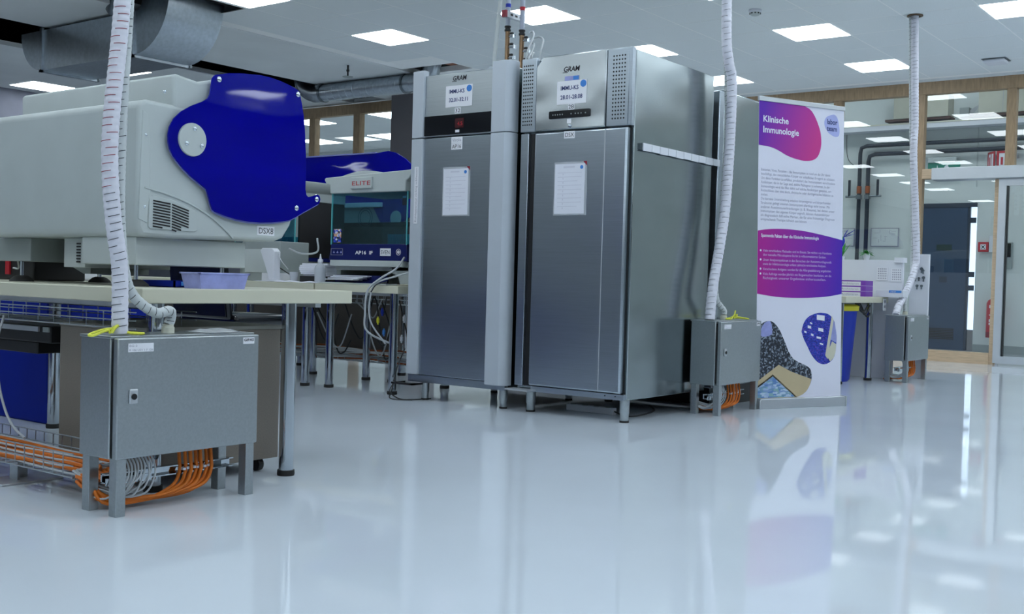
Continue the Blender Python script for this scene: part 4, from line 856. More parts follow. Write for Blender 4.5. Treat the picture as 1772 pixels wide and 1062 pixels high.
# ---------------------------------------------------------------- ducts
t = thing('rectangular_duct', 'galvanised rectangular air duct dipping under the ceiling band at top left', 'duct', (-9.9, 6.45, 2.79))
y0, y1, zb, zt = 6.15, 6.76, 2.79, 3.19
MB().box(-10.65, -9.12, y0, y1, zb, zt).build('trunk', 'galvanised', t)
def elbow(cx, sgn, ro, ri, cz, n=10):
    outer = [(cx+sgn*ro*math.sin(math.pi/2*k/n), cz-ro*math.cos(math.pi/2*k/n)) for k in range(n+1)]
    inner = [(cx+sgn*ri*math.sin(math.pi/2*k/n), cz-ri*math.cos(math.pi/2*k/n)) for k in range(n+1)]
    m = MB(); n1 = n+1
    vs = [(a, y0, b) for a, b in outer]+[(a, y1, b) for a, b in outer]+[(a, y0, b) for a, b in inner]+[(a, y1, b) for a, b in inner]
    out = [(i, i+1, n1+i+1, n1+i) for i in range(n)]; inn = [(2*n1+i, 3*n1+i, 3*n1+i+1, 2*n1+i+1) for i in range(n)]
    sd = [(i, 2*n1+i, 2*n1+i+1, i+1) for i in range(n)]+[(n1+i, n1+i+1, 3*n1+i+1, 3*n1+i) for i in range(n)]
    m.v = [Vector(v) for v in vs]; m.f = out+inn+sd; m.sm = [True]*(2*n)+[False]*(2*n)
    return m
er = elbow(-9.10, 1, .52, .12, 3.31).build('elbow', 'galvanised', t)
er.modifiers.new('split', 'EDGE_SPLIT').split_angle = math.radians(40)
el = elbow(-10.67, -1, .40, .02, 3.19).build('elbow', 'galvanised', t)
el.modifiers.new('split', 'EDGE_SPLIT').split_angle = math.radians(40)
for x in (-9.11, -10.66):
    f = MB()
    f.box(x-.022, x-.002, y0-.025, y1+.025, zb-.025, zb).box(x+.002, x+.022, y0-.025, y1+.025, zb-.025, zb)
    f.box(x-.022, x-.002, y0-.025, y0, zb-.025, zt+.02).box(x+.002, x+.022, y0-.025, y0, zb-.025, zt+.02)
    f.box(x-.022, x+.022, y1, y1+.025, zb-.025, zt+.02).build('flange', 'galvanised', t)
    MB().lathe((x, y1+.012, zb-.012), [(.014, -.035), (.014, .035)], 10, 'x').build('corner_bolt', 'steel_dark', t)
MB().tube(smooth_path([(-9.45, 6.2, 3.60), (-9.40, 6.12, 3.30), (-9.2, 6.02, 3.22), (-9.0, 5.95, 3.4)], 6), .075, 14).build('branch_hose', 'steel_dark', t)
t = thing('spiral_duct', 'round galvanised spiral duct running to the narrow steel fridge under the ceiling', 'duct', (-9.7, 9.9, 3.0))
MB().tube([(-10.55, 9.9, 3.11), (-9.0, 9.9, 3.11)], .108, 32).build('pipe', 'galvanised', t)
MB().tube(smooth_path([(-9.0, 9.9, 3.11), (-8.85, 9.88, 3.12), (-8.7, 9.86, 3.22), (-8.66, 9.85, 3.5)], 6), .108, 28).build('end_bend', 'galvanised', t)
MB().tube(smooth_path([(-10.55, 9.9, 3.11), (-10.68, 9.9, 3.115), (-10.86, 9.9, 3.19), (-10.95, 9.9, 3.36), (-10.96, 9.9, 3.6)], 7), .118, 28).build('elbow', 'galvanised', t)
for x in (-10.54, -9.12): MB().lathe((x, 9.9, 3.11), [(.112, -.016), (.122, -.014), (.122, .014), (.112, .016)], 32, 'x').build('collar', 'steel_dark', t)
for k in range(11): MB().lathe((-10.42+.12*k, 9.9, 3.11), [(.1078, -.005), (.1105, -.002), (.1105, .002), (.1078, .005)], 28, 'x', caps=False).build('seam_ring', 'galvanised', t)
tag(MB().box(-8.7, -8.28, 9.7, 9.98, 3.36, 3.42).box(-8.5, -8.4, 9.7, 9.98, 3.28, 3.36).build('pipe_bundle', 'copper'), 'copper coloured pipework glimpsed in the ceiling hole above the narrow fridge', 'pipe')
# ---------------------------------------------------------------- ceiling details
sm = thing('smoke_detector', 'domed white smoke detector at the top edge left of the far lights', 'detector', (-4.26, 9.1, ZC))
MB().lathe((-4.26, 9.1, ZC), [(.055, -.004), (.058, -.02), (.05, -.03)], 24).build('base', 'white_plastic', sm)
MB().lathe((-4.26, 9.1, ZC), [(.046, -.03), (.046, -.045), (.030, -.056), (.012, -.06)], 24).build('dome', 'plastic_grey', sm)
for k in range(10):
    a = 2*math.pi*k/10; MB().frame((-4.26+.0455*math.cos(a), 9.1+.0455*math.sin(a), ZC-.044), None, (.004*math.cos(a), .004*math.sin(a), 0), (-.012*math.sin(a), .012*math.cos(a), 0), (0, 0, .011)).build('slot', 'black', sm)
wa = thing('wireless_access_point', 'flat round-cornered white wireless unit on the ceiling at far right', 'wireless unit', (-3.03, 12.3, ZC))
MB().box(-3.14, -2.92, 12.19, 12.41, ZC-.045, ZC-.008).build('housing', 'white_plastic', wa, bev=.02, seg=3)
MB().box(-3.15, -2.91, 12.18, 12.42, ZC-.010, ZC-.004).build('mount', 'steel_dark', wa, bev=.004)
sk = thing('sprinkler_head', 'small dark hanging sensor with round plate on the ceiling band right of the blue cover', 'sensor', (-9.32, 9.12, ZC))
MB().lathe((-9.32, 9.12, ZC-.01), [(.03, 0), (.03, -.004)], 18).build('ceiling_rose', 'white_plastic', sk)
MB().lathe((-9.32, 9.12, ZC-.01), [(.012, -.004), (.012, -.05), (.018, -.055), (.018, -.075), (.010, -.08), (.010, -.13)], 14).build('stem', 'black', sk)
MB().lathe((-9.32, 9.12, ZC-.15), [(.06, 0), (.062, .006), (.02, .012)], 22).build('plate', 'plastic_grey_dark', sk)
MB().tube([(-8.6, 8.0, ZC-.02), (-8.6, 8.0, ZC-.03)], .05, 12)
# ---------------------------------------------------------------- pipes and valve manifold above the fridges
mfd = thing('pipe_manifold', 'pair of grey pipes with brass valve manifold rising behind the two big fridges', 'pipe manifold', (-4.55, 6.0, 2.1))
def vpipe(x, y, zj, band, zband, nval, side):
    MB().lathe((x, y, 0), [(.0165, zj), (.0165, ZC)], 16).build('pipe', 'pipe_grey', mfd)
    MB().lathe((x, y, zband), [(.0185, 0), (.0185, .024)], 16).build('colour_band', band, mfd)
    MB().lathe((x, y, zj-.035), [(.021, 0), (.022, .006), (.022, .012), (.018, .014), (.018, .024), (.022, .026), (.022, .036)], 16).build('joint', 'black', mfd)
    MB().lathe((x, y, 2.02), [(.021, .085), (.021, .15), (.017, .155), (.017, .16), (.021, .165), (.021, .225), (.016, .235), (.016, zj-.035-2.02)], 16).build('brass_body', 'brass', mfd)
    for k in range(nval):
        z = zj-.07-.072*k
        v = MB().tube([(x+.015, y, z), (x+.055, y+.01, z)], .007, 10).lathe((x+.05, y+.01, z), [(.012, -.012), (.012, .012)], 12).build('valve', 'chrome', mfd)
        MB().box(x+.022, x+.047, y-.008, y+.008, z+.012, z+.026).build('valve_handle', 'black', v, bev=.002)
    return zj
vpipe(-4.613, 6.0, 2.51, 'bin_blue', 2.636, 4, 1)
vpipe(-4.492, 6.0, 2.47, 'red', 2.60, 4, 1)
br = MB().box(-4.575, -4.545, 5.90, 6.10, 2.548, 2.588).build('perforated_bracket', 'aluminium', mfd)
MB().box(-4.577, -4.543, 5.885, 5.902, 2.545, 2.591).build('red_cap', 'dark_red', br)
for k in range(3): MB().box(-4.545, -4.5435, 5.94+.05*k, 5.965+.05*k, 2.562, 2.575).build('slot', 'black', br)
for pp in ([(-4.435, 6.01, 2.45), (-4.40, 6.0, 2.45), (-4.36, 5.95, 2.40), (-4.33, 5.85, 2.28), (-4.32, 5.80, 2.12)], [(-4.435, 6.01, 2.375), (-4.39, 6.0, 2.37), (-4.34, 5.92, 2.31), (-4.30, 5.82, 2.22), (-4.29, 5.80, 2.12)], [(-4.40, 6.01, 2.41), (-4.36, 6.02, 2.415), (-4.30, 5.98, 2.38), (-4.26, 5.90, 2.28), (-4.25, 5.85, 2.12)], [(-4.435, 6.01, 2.30), (-4.39, 6.0, 2.31), (-4.33, 5.9, 2.26), (-4.30, 5.85, 2.12)]):
    MB().tube(smooth_path(pp, 8), .006, 8).build('white_tube', 'cable_grey', mfd)
tag(MB().tube([(-4.62, 5.9, ZC), (-4.60, 5.9, 2.70), (-4.64, 5.9, 2.30), (-4.645, 5.9, 2.12)], .013, 12).build('thin_conduit', 'hose_grey'), 'slim pale conduit left of the pipe manifold, dropping onto the narrow fridge', 'conduit')

# ---------------------------------------------------------------- roll-up banner (built facing -Y, then turned)
bn = thing('rollup_banner', 'tall white roll-up banner headed Klinische Immunologie with purple waves', 'banner', (0, 0, 0))
def bs(s, z): return s-.0285*(z-1.03)
def bp(y0, y1): return (lambda a, b, c: Vector((bs(a, b), c, b))), y0, y1
def bshape(poly, y, name, m, th=.0006, parent=bn, sm=True):
    if len(poly) > 7 and sm:
        sp = smooth_path([Vector((a, 0, b)) for a, b in poly], 4); poly = [(v.x, v.z) for v in sp]
    poly = [(min(.7435, max(.0005, a)), b) for a, b in poly]
    return MB().prism(poly, lambda a, b, c: Vector((bs(a, b), c, b)), y, y-th).build(name, m, parent)
MB().prism([(0, .06), (.744, .06), (.744, 2.02), (0, 2.02)], lambda a, b, c: Vector((bs(a, b), c, b)), 0, .0015).build('printed_sheet', 'banner_white', bn)
MB().prism([(-.004, 2.004), (.748, 2.004), (.748, 2.034), (-.004, 2.034)], lambda a, b, c: Vector((bs(a, b), c, b)), -.008, .010).build('top_rail', 'aluminium', bn, bev=.003)
MB().prism([(.0, .0), (.755, .0), (.755, .05), (.745, .066), (.01, .066), (.0, .05)], lambda a, b, c: Vector((a+.025, c, b)), -.045, .045).build('base_cassette', 'aluminium', bn, bev=.004)
MB().box(.78, .785, -.05, .05, 0, .068).build('end_cap', 'plastic_grey', bn)
MB().tube([(.40, .02, .06), (.385, .02, 2.0)], .008, 8).build('support_pole', 'aluminium', bn)
UPB = Vector((-.0285, 0, 1))
def btext(s, a, z, size, m, w=None, bold=0.): return text(bn, s, (bs(a, z), -.0016, z), X, UPB, size, m, width=w, bold=bold)
def curve(pts): return [(v.x, v.z) for v in smooth_path([Vector((a, 0, b)) for a, b in pts], 4)]
bshape([(0, 2.0035)]+curve([(.39, 2.0035), (.44, 1.985), (.48, 1.945), (.515, 1.885), (.535, 1.83), (.54, 1.763), (.527, 1.71), (.505, 1.675), (.475, 1.656), (.44, 1.647), (.40, 1.643), (.357, 1.645), (.29, 1.655), (.232, 1.670), (.18, 1.69), (.132, 1.705), (.08, 1.714), (0, 1.718)]), -.0004, 'purple_shape', 'print_top', sm=False)
bshape(curve([(0, 1.163), (.05, 1.171), (.115, 1.178), (.20, 1.182), (.289, 1.182), (.39, 1.177), (.494, 1.166), (.62, 1.149), (.7435, 1.130)])+curve([(.7435, .764), (.68, .753), (.605, .743), (.50, .735), (.398, .731), (.30, .730), (.197, .732), (.10, .740), (0, .752)]), -.0004, 'purple_band', 'print_band', sm=False)
bshape([(.625, 1.968), (.655, 1.972), (.680, 1.955), (.695, 1.915), (.703, 1.87), (.697, 1.835), (.67, 1.824), (.635, 1.832), (.60, 1.85), (.572, 1.885), (.566, 1.92), (.585, 1.95), (.625, 1.968)], -.0004, 'logo_shape', 'logo_lilac')
btext('labor', .588, 1.905, .048, 'ink_navy', .092, .008); btext('team', .588, 1.86, .048, 'ink_navy', .092, .008)
btext('Klinische', .033, 1.872, .058, 'banner_white', .215, .012); btext('Immunologie', .033, 1.803, .058, 'banner_white', .305, .012)
para = ['Bakterien, Viren, Parasiten – das Immunsystem ist rund um die Uhr damit', 'beschäftigt, den menschlichen Körper vor schädlichen Erregern zu schützen.', 'Um diese Funktion zu erfüllen, produziert das Immunsystem verschiedene', 'Antikörper, die in der Lage sind, solche Pathogene zu erkennen. In der', 'Immunologie wird das Blut dahin auf solche Antikörper getestet, um', 'Rückschlüsse über eine akute, chronische oder durchgemachte Infektion zu', 'ziehen.', 'Die korrekte Unterscheidung zwischen körpereigenen und körperfremden', 'Strukturen gelingt unserem Immunsystem allerdings nicht immer. Mit', 'anderen Autoimmunerkrankungen (z. B. Rheuma), bei denen unser', 'Immunsystem den eigenen Körper angreift, können Autoantikörper', 'als diagnostisch hilfreiche Marker, die für eine frühzeitige Diagnose', 'entsprechende Therapie hilfreich sein können.']
wd_ = [.60, .645, .645, .60, .61, .63, .06, .605, .60, .645, .60, .645, .40]
for k, (s_, w_) in enumerate(zip(para, wd_)): btext(s_, .022, 1.553-.0268*k, .024, 'ink_para', w_)
btext('Spannende Fakten über die Klinische Immunologie', .028, 1.124, .030, 'banner_white', .50, .010)
bul = [(1.028, ['Viele verschiedene Methoden sind im Einsatz. Sie reichen von Handtests', 'über manuelles Mikroskopieren bis hin zu vollautomatisierten Geräten.']), (.968, ['Unser Analysenspektrum in den Bereichen der Autoimmundiagnostik', 'sowie der Infektionsserologie umfasst zahlreiche verschiedene Analysen.']), (.908, ['Verschiedene Antigene werden für die Allergieabklärung angeboten.']), (.876, ['Viele Aufträge werden jährlich mit Ringversuchen bearbeitet, um die', 'Richtigkeit unserer Ergebnisse sicherzustellen.'])]
for z, ls in bul:
    MB().lathe((bs(.026, z+.008), -.001, z+.008), [(.007, 0), (.007, -.001)], 12, 'y').build('bullet', 'banner_white', bn)
    for k, l in enumerate(ls): btext(l, .045, z-.027*k, .023, 'ink_lilac', .60 if k == 0 else .55)
# printed photographs
b3 = [(.386, .505), (.398, .548), (.42, .583), (.452, .608), (.49, .622), (.535, .632), (.58, .632), (.62, .625), (.652, .607), (.676, .58), (.69, .535), (.701, .48), (.70, .42), (.692, .362), (.676, .325), (.65, .302), (.615, .287), (.575, .285), (.535, .298), (.50, .325), (.468, .362), (.436, .412), (.408, .455), (.386, .505)]
bshape(b3, -.0004, 'printed_photo', 'photo_blue')
bshape([(.600, .345), (.622, .318), (.672, .585), (.655, .615)], -.0013, 'photo_detail', 'laminate', sm=False)
bshape([(.612, .345), (.645, .302), (.676, .326), (.692, .362), (.699, .42), (.66, .44)], -.0012, 'photo_detail', 'laminate')
bshape([(.648, .45), (.699, .43), (.698, .50), (.688, .54), (.672, .582), (.66, .60)], -.0012, 'photo_detail', 'tub_lilac')
for a, b, w, h in ((.52, .585, .07, .035), (.535, .51, .045, .022), (.44, .53, .03, .018), (.47, .48, .022, .014), (.52, .46, .04, .014), (.41, .50, .02, .012), (.46, .56, .02, .01), (.55, .42, .03, .01)):
    MB().prism([(a, b), (a+w, b-.006), (a+w, b+h-.006), (a, b+h)], lambda p, q, c: Vector((bs(p, q), c, q)), -.001, -.0014).build('photo_detail', 'label', bn)
b4 = [(.001, .066), (.001, .545), (.02, .548), (.04, .556), (.06, .566), (.085, .573), (.11, .574), (.135, .568), (.158, .554), (.18, .533), (.20, .508), (.222, .47), (.245, .43), (.268, .385), (.292, .350), (.32, .322), (.36, .302), (.40, .288), (.44, .272), (.465, .255), (.478, .23), (.482, .20), (.476, .17), (.462, .14), (.44, .11), (.41, .088), (.37, .072), (.34, .066)]
bshape(b4, -.0004, 'printed_photo', 'photo_machine')
bshape([(.03, .51), (.055, .55), (.085, .57), (.115, .57), (.13, .53), (.125, .485), (.06, .47), (.03, .48)], -.0011, 'photo_detail', 'tub_lilac')
bshape([(.001, .066), (.001, .175), (.03, .19), (.19, .285), (.30, .238), (.478, .185), (.462, .14), (.44, .11), (.41, .088), (.37, .072), (.34, .066)], -.0010, 'photo_detail', 'skin_print', sm=False)
MB().prism([(.001, .140), (.14, .222), (.352, .068), (.001, .068)], lambda p, q, c: Vector((bs(p, q), c, q)), -.0012, -.0016).build('photo_detail', 'black', bn)
MB().prism([(.001, .128), (.14, .208), (.335, .069), (.001, .069)], lambda p, q, c: Vector((bs(p, q), c, q)), -.0017, -.002).build('photo_detail', 'photo_screen', bn)
bn.location = (-3.089, 6.75, 0); bn.rotation_euler = (0, 0, math.atan2(.9069, .4214))
# ---------------------------------------------------------------- far bench corner behind the banner
bi = thing('blue_yellow_bin', 'blue hazard waste bin with yellow rim and white diamond label behind the banner', 'bin', (-3.63, 9.4, 0))
MB().lathe((-3.63, 9.4, 0), [(.19, 0), (.205, .02), (.25, .60), (.255, .62)], 36).build('bin_body', 'bin_blue', bi)
MB().lathe((-3.63, 9.4, 0), [(.257, .61), (.265, .615), (.268, .65), (.25, .665), (.10, .672)], 36).build('yellow_rim', 'yellow', bi)
th_ = math.radians(-52)
for q, m, r0 in ((.062, 'label', .236), (.045, 'bin_blue', .2365), (.041, 'label', .237)):
    a0 = Vector((math.cos(th_), math.sin(th_), 0)); a1 = Vector((-a0.y, a0.x, 0)); c = Vector((-3.63, 9.4, .43))+a0*(r0+.006); up = (Z+a0*.1).normalized()
    MB().poly([c-a1*q*.75, c-up*q*1.7, c+a1*q*.75, c+up*q*1.7]).build('hazard_label', m, bi)
c = Vector((-3.63, 9.4, .46))+a0*.2465
MB().poly([c-a1*.008, c-up*.016, c+a1*.008, c+up*.016]).build('hazard_mark', 'ink', bi)
pt = thing('bench_partition', 'white bench partition panel behind the purple binders at the far bench', 'partition', (-4.1, 10.05, .5))
MB().box(-5.2, -3.26, 10.03, 10.07, .0, .62).box(-5.2, -3.19, 10.03, 10.07, .62, 1.068).build('panel', 'white_plastic', pt, bev=.002)
MB().box(-3.26, -3.17, 10.0, 10.08, 1.045, 1.09).build('corner_clip', 'white_plastic', pt, bev=.003)
p2 = thing('end_board', 'white end board with metal hooks behind the farthest electrical box', 'board', (-3.14, 10.36, 0))
MB().box(-3.225, -3.055, 10.345, 10.375, .0, 1.133).build('panel', 'white_plastic', p2, bev=.002)
for k, (hx_, hz, hs) in enumerate(((-3.165, .985, .02), (-3.12, 1.0, .026), (-3.105, .985, .02), (-3.175, .91, .016), (-3.14, .915, .018), (-3.10, .92, .024), (-3.155, .845, .022), (-3.115, .845, .02))):
    MB().lathe((hx_, 10.337, hz), [(hs*.55, -.008), (hs*.55, .008)], 12, 'y').box(hx_-.005, hx_+.005, 10.331, 10.341, hz-hs*1.5, hz).build('key_hook', 'steel_dark', p2)
for k, (x0, x1) in enumerate(((-3.42, -3.325), (-3.29, -3.20))):
    dg = thing('dot_sheet', ('left', 'right')[k]+' white sheet with a grid of dark dots stuck on the white bench partition', 'sheet', ((x0+x1)/2, 10.02, .88))
    MB().box(x0, x1, 10.022, 10.028, .885-.008*k, 1.0-.008*k).build('sheet', 'label', dg)
    for i in range(5):
        for j in range(5): MB().box(x0+.011+.0165*i, x0+.020+.0165*i, 10.020, 10.0225, .898+.021*j-.008*k, .909+.021*j-.008*k).build('dot', 'ink_grey', dg)
for k in range(3):
    bi_ = thing('archive_box', ('lowest', 'middle', 'topmost')[k]+' flat white archive box in the small stack on the far bench beside the banner', 'box', (-3.5, 9.75, .735+.047*k), 'archive boxes on the far bench')
    z = .736+.047*k
    MB().box(-3.665, -3.42, 9.62, 9.80, z, z+.045).build('carton', 'label', bi_, bev=.001)
    MB().box(-3.665, -3.42, 9.618, 9.6205, z+.036, z+.045).build('violet_stripe', 'violet', bi_)
    MB().box(-3.421, -3.375, 9.62, 9.80, z, z+.045).build('violet_end', 'violet', bi_)
    text(bi_, 'zum Archivieren', (-3.655, 9.617, z+.010), X, Z, .024, 'ink_grey', width=.215)
wb = thing('white_carton', 'low white carton with a blue label under the dot sheets', 'carton', (-3.2, 9.85, .735))
MB().box(-3.36, -3.12, 9.84, 9.98, .736, .80).build('carton', 'white_plastic', wb, bev=.002)
MB().box(-3.245, -3.135, 9.8385, 9.84, .775, .797).build('blue_label', 'ink_blue', wb)
text(wb, 'LABOR', (-3.235, 9.8378, .780), X, Z, .014, 'label', width=.05)
hl = thing('hanging_tag', 'small white tag with dark print hanging on the far bench front edge', 'tag', (-3.30, 9.86, .62))
MB().box(-3.297, -3.293, 9.85, 9.925, .615, .72).build('card', 'label', hl)
for z in (.685, .64): MB().box(-3.2928, -3.292, 9.866, 9.908, z, z+.022).build('print_block', 'ink_grey', hl)
for k in range(3): tag(MB().tube(smooth_path([(-3.40, 9.45+.05*k, .68), (-3.36, 9.52+.06*k, .60-.02*k), (-3.35, 9.62+.05*k, .66)], 6), .008, 6).build('cable', 'cable_dark'), 'black cable bundle sagging under the far bench front edge', 'cable', 'cables under the far bench edge')
po = thing('potted_plant', 'small green plant in a white pot on the white bench partition', 'plant', (-3.53, 10.05, 1.068))
MB().lathe((-3.53, 10.05, 1.068), [(.024, 0), (.032, .058), (.029, .058), (.027, .05)], 20).build('pot', 'white_plastic', po)
rr = random.Random(7); lf = MB()
def leafblade(m, a, d, L, w, droop=.3, n=4):
    a = Vector(a); d = Vector(d).normalized(); s_ = d.cross(Z).normalized() if abs(d.z) < .98 else X
    pts = []
    for k in range(n+1):
        q = k/n; c = a+d*L*q-Z*droop*L*q*q; ww = w*math.sin(math.pi*(.12+.88*q)) if q < 1 else 0
        pts.append((c-s_*ww, c+s_*ww+Z*.002))
    b = len(m.v); m.v += [p for pr in pts for p in pr]
    for k in range(n): m.f.append((b+2*k, b+2*k+1, b+2*k+3, b+2*k+2)); m.sm.append(True)
for k in range(46):
    a = rr.uniform(0, 6.28); e = rr.uniform(.1, 1.1)
    leafblade(lf, (-3.53, 10.05, 1.12), (math.cos(a)*math.cos(e), math.sin(a)*math.cos(e), math.sin(e)), rr.uniform(.05, .085), .010, .4)
lf.build('foliage', 'leaf', po, kind='stuff')
bp_ = thing('blue_flower_plant', 'green leaf plant with a bright blue drooping bloom beside the banner edge', 'plant', (-3.74, 10.05, 1.068))
MB().lathe((-3.77, 10.05, 1.068), [(.03, 0), (.036, .03), (.03, .03)], 18).build('pot', 'white_plastic', bp_)
for k in range(9):
    a = rr.uniform(0, 6.28); l1 = MB(); leafblade(l1, (-3.76, 10.04, 1.09), (math.cos(a)*.5, math.sin(a)*.3, .9), rr.uniform(.09, .17), .016, .15, 6); l1.build('leaf', 'leaf', bp_)
MB().tube(smooth_path([(-3.76, 10.04, 1.09), (-3.765, 10.04, 1.2), (-3.75, 10.04, 1.28)], 5), .005, 6).build('stem', 'leaf', bp_)
for d, L, w in (((1, 0, .75), .14, .016), ((.9, 0, .35), .12, .02), ((-.1, 0, -1), .09, .022), ((-.8, 0, .3), .08, .02), ((.5, 0, .9), .10, .012)):
    l1 = MB(); leafblade(l1, (-3.75, 10.04, 1.27), d, L, w, .1, 6); l1.build('petal', 'leaf_blue', bp_)
# ---------------------------------------------------------------- corridor fittings seen through the glass
yc = YC
def pipe_run(pts, r, m, label):
    t = thing('dark_pipe', label, 'pipe', pts[-1]); MB().tube(smooth_path(pts, 5) if len(pts) > 6 else [Vector(p) for p in pts], r, 12).build('run', m, t); return t
pA = pipe_run([(-3.0, yc-.09, 2.80), (-5.46, yc-.09, 2.80), (-5.535, yc-.09, 2.775), (-5.55, yc-.09, 2.70), (-5.55, yc-.09, .2)], .027, 'pipe_dark', 'upper dark pipe along the corridor wall with its left-hand drop')
pB = pipe_run([(-2.6, yc-.09, 2.68), (-5.34, yc-.09, 2.68), (-5.415, yc-.09, 2.655), (-5.43, yc-.09, 2.58), (-5.43, yc-.09, .2)], .029, 'pipe_dark', 'lower dark pipe along the corridor wall with its right-hand drop')
for p_, x, sg in ((pA, -5.55, -1), (pB, -5.43, 1)):
    MB().lathe((x, yc-.09, 2.14), [(.034, 0), (.034, .10)], 14).build('coupling', 'copper', p_)
    MB().tube([(x, yc-.09, 2.1), (x+sg*.19, yc-.09, 2.1)], .016, 10).build('side_branch', 'steel_dark', p_)
    MB().tube([(x+sg*.14, yc-.09, 2.1), (x+sg*.14, yc-.09, 2.33)], .018, 10).build('riser', 'pipe_dark', p_)
    MB().box(x-.03, x+.03, yc-.13, yc-.05, 2.06, 2.12).build('valve_block', 'steel_dark', p_)
for i, (x0, x1) in enumerate(((-5.05, -4.33), (-3.95, -3.2))):
    eb = thing('beige_cabinet', ('left beige switch cabinet high on the corridor wall beside the far hose', 'right beige switch cabinet high on the corridor wall at the wood post')[i], 'cabinet', ((x0+x1)/2, yc-.2, 3.12))
    MB().box(x0, x1, yc-.26, yc-.001, 3.125, 3.42).build('housing', 'beige', eb, bev=.004)
    MB().box(x0+.30, x0+.304, yc-.262, yc-.259, 3.13, 3.415).build('door_joint', 'ink_grey', eb)
    MB().box(x0-.12, x1+.02, yc-.24, yc-.001, 3.095, 3.125).build('red_shelf', 'brown', eb)
jb = thing('junction_box', 'small grey junction box with looping wires between the beige cabinets', 'junction box', (-4.13, yc-.1, 3.12))
MB().box(-4.22, -4.10, yc-.13, yc-.002, 3.12, 3.24).build('box', 'plastic_grey_dark', jb, bev=.003)
for k in range(6): MB().tube(smooth_path([(-4.10, yc-.09, 3.14+.012*k), (-4.02+.01*k, yc-.1, 3.20+.015*k), (-3.97, yc-.1, 3.28), (-3.93+.01*k, yc-.1, 3.14)], 6), .005, 5).build('wire', 'cable_grey', jb)
lg = thing('cable_duct', 'long white cable duct running along the corridor wall below the beige cabinets', 'cable duct', (-4.0, yc-.2, 3.0))
MB().box(-8.5, 1.0, yc-.22, yc-.001, 2.985, 3.065).build('trunking', 'white_plastic', lg, bev=.003)
MB().box(-8.5, 1.0, yc-.225, yc-.218, 3.05, 3.07).build('lid', 'cream_plastic', lg)
tag(MB().box(-4.008, -3.995, yc-.013, yc-.001, 2.2, 3.5).build('surface_conduit', 'plastic_grey'), 'thin vertical surface conduit on the corridor wall above the blue door', 'conduit')
tag(MB().box(-3.72, -3.65, yc-.04, yc-.001, .1, 2.45).build('wall_duct', 'white_plastic', bev=.003), 'vertical white wall duct beside the red call point in the corridor', 'wall duct')
ex = thing('exit_sign', 'green exit sign with a pale lamp housing above the blue corridor door', 'sign', (-4.5, yc-.12, 2.44))
MB().box(-4.62, -4.25, yc-.10, yc-.04, 2.53, 2.60).build('lamp_housing', 'plastic_grey', ex, bev=.004)
MB().box(-4.62, -4.20, yc-.08, yc-.07, 2.36, 2.53).build('sign_plate', 'green', ex)
MB().box(-4.50, -4.49, yc-.082, yc-.08, 2.38, 2.49).build('door_pictogram', 'label', ex)
MB().prism([(-4.40, 2.48), (-4.36, 2.50), (-4.34, 2.44), (-4.30, 2.40), (-4.36, 2.41), (-4.42, 2.38)], xz, yc-.082, yc-.08).build('runner_pictogram', 'label', ex)
fs_ = thing('fire_sign', 'red projecting fire equipment sign under the dark corridor pipes', 'sign', (-3.7, yc-.3, 2.43))
for a, b, s_ in (((-3.86, yc-.02), (-3.74, yc-.18), 0), ((-3.72, yc-.18), (-3.50, yc-.10), 1)):
    a, b = Vector((a[0], a[1], 2.41)), Vector((b[0], b[1], 2.41)); u = (b-a); n = Vector((u.y, -u.x, 0)).normalized()*.012
    pl = MB().frame(a, None, u, n, (0, 0, .23)).build('sign_plate', 'red', fs_)
    f = a-n*.15+n*1.2
    for q0, q1, z0, z1 in ((.12, .40, .03, .20), (.56, .62, .05, .19), (.70, .92, .03, .20)) if s_ else ((.2, .5, .03, .20), (.62, .88, .03, .2)):
        MB().frame(f+u*q0+Z*z0, None, u*(q1-q0), n*.1, Z*(z1-z0)).build('pictogram', 'label', pl)
    for q0, q1, z0, z1 in ((.20, .32, .05, .15), (.77, .85, .06, .16)) if s_ else ((.28, .42, .05, .16),):
        MB().frame(f+n*.1+u*q0+Z*z0, None, u*(q1-q0), n*.1, Z*(z1-z0)).build('pictogram', 'red', pl)
fb = thing('fire_alarm_button', 'square red fire alarm call point on the corridor wall right of the blue door', 'alarm button', (-3.88, yc-.03, 1.33))
MB().box(-3.945, -3.815, yc-.045, yc-.001, 1.335, 1.465).build('housing', 'red', fb, bev=.006)
MB().box(-3.915, -3.845, yc-.048, yc-.045, 1.365, 1.435).build('glass_field', 'label', fb)
MB().lathe((-3.88, yc-.048, 1.40), [(.014, 0), (.014, -.003)], 14, 'y').build('push_spot', 'ink', fb)
for q in range(4):
    a = q*math.pi/2+math.pi/4; MB().box(-3.88+.026*math.cos(a)-.005, -3.88+.026*math.cos(a)+.005, yc-.05, yc-.048, 1.40+.026*math.sin(a)-.005, 1.40+.026*math.sin(a)+.005).build('arrow', 'ink', fb)
wbx = thing('wall_switch_box', 'white wall box with a wire loop beside the red call point', 'switch box', (-3.75, yc-.03, 1.3))
MB().box(-3.81, -3.76, yc-.04, yc-.001, 1.33, 1.55).build('housing', 'white_plastic', wbx, bev=.004)
MB().tube(smooth_path([(-3.74, yc-.05, 1.45), (-3.74, yc-.05, 1.28), (-3.71, yc-.05, 1.24), (-3.66, yc-.05, 1.26)], 6), .006, 6).build('wire_loop', 'cable_grey', wbx)
fe = thing('fire_extinguisher', 'red fire extinguisher with black hose on the corridor wall behind the wood door post', 'fire extinguisher', (-3.70, yc-.12, .2))
MB().lathe((-3.70, yc-.12, 0), [(.06, .215), (.085, .225), (.088, .24), (.088, .66), (.07, .70), (.03, .725), (.022, .74), (.022, .76)], 24).build('cylinder', 'red', fe)
MB().lathe((-3.70, yc-.12, 0), [(.089, .215), (.0895, .29)], 24).build('base_ring', 'dark_red', fe)
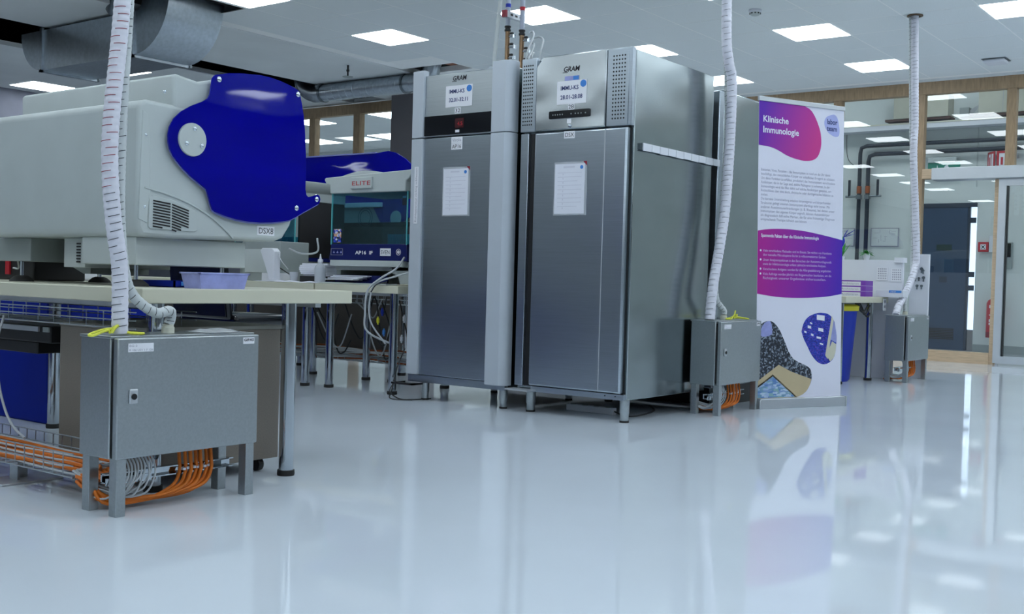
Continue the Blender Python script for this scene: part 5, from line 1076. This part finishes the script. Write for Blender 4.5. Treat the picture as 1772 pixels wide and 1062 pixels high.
MB().lathe((-3.70, yc-.12, .755), [(.026, 0), (.026, .03), (.016, .045)], 14).box(-3.74, -3.66, yc-.13, yc-.11, .80, .815).build('valve_head', 'steel_dark', fe)
MB().tube(smooth_path([(-3.70, yc-.14, .80), (-3.72, yc-.17, .86), (-3.67, yc-.19, .91), (-3.59, yc-.18, .89), (-3.57, yc-.16, .75), (-3.58, yc-.15, .5)], 8), .013, 8).build('hose', 'black', fe)
th0 = math.radians(-62)
for z0, z1, m in ((.60, .64, 'label'), (.505, .515, 'label'), (.42, .455, 'label'), (.38, .41, 'label')):
    n = 7; vs = []
    for k in range(n):
        a = math.radians(-115)+math.radians(75)*k/(n-1)
        vs += [(-3.70+.0892*math.cos(a), yc-.12+.0892*math.sin(a), z0), (-3.70+.0892*math.cos(a), yc-.12+.0892*math.sin(a), z1)]
    MB().add(vs, [(2*k, 2*k+2, 2*k+3, 2*k+1) for k in range(n-1)]).build('label_band', m, fe)
ic = thing('door_intercom', 'dark wall reader seen through the right-hand sliding glass door', 'wall reader', (-3.55, yc-.03, 1.15))
MB().box(-3.60, -3.52, yc-.045, yc-.001, 1.12, 1.46).build('housing', 'plastic_grey_dark', ic, bev=.004)
MB().box(-3.595, -3.535, yc-.05, yc-.045, 1.27, 1.45).build('display', 'black_gloss', ic)
for i, (x0, x1, z0, z1) in enumerate(((-5.39, -5.0, 1.40, 1.66), (-5.82, -5.62, 1.40, 1.66))):
    pl = thing('wall_plan', ('framed evacuation plan with thin line drawing on the corridor wall by the wood post', 'framed plan on the corridor wall behind the blue bloom')[i], 'plan', ((x0+x1)/2, yc-.015, z0))
    MB().box(x0, x1, yc-.018, yc-.001, z0, z1).build('frame', 'ink_grey', pl, bev=.002)
    MB().box(x0+.012, x1-.012, yc-.020, yc-.018, z0+.012, z1-.012).build('sheet', 'wall_corridor', pl)
    dr = MB(); rr = random.Random(2+i)
    for k in range(14):
        a, b = rr.uniform(x0+.03, x1-.10), rr.uniform(z0+.03, z1-.04)
        if k % 2: dr.box(a, a+rr.uniform(.04, .09), yc-.0208, yc-.02, b, b+.004)
        else: dr.box(a, a+.004, yc-.0208, yc-.02, b, min(z1-.02, b+rr.uniform(.02, .07)))
    dr.build('line_drawing', 'ink_grey', pl)
tag(MB().tube(smooth_path([(-5.78, yc-.01, 2.98), (-5.78, yc-.01, 2.8), (-5.74, yc-.01, 2.62), (-5.60, yc-.02, 2.5)], 8), .004, 5).build('thin_wire', 'cable_dark'), 'thin black wire hanging in a curve on the corridor wall left of the dark pipes', 'wire')
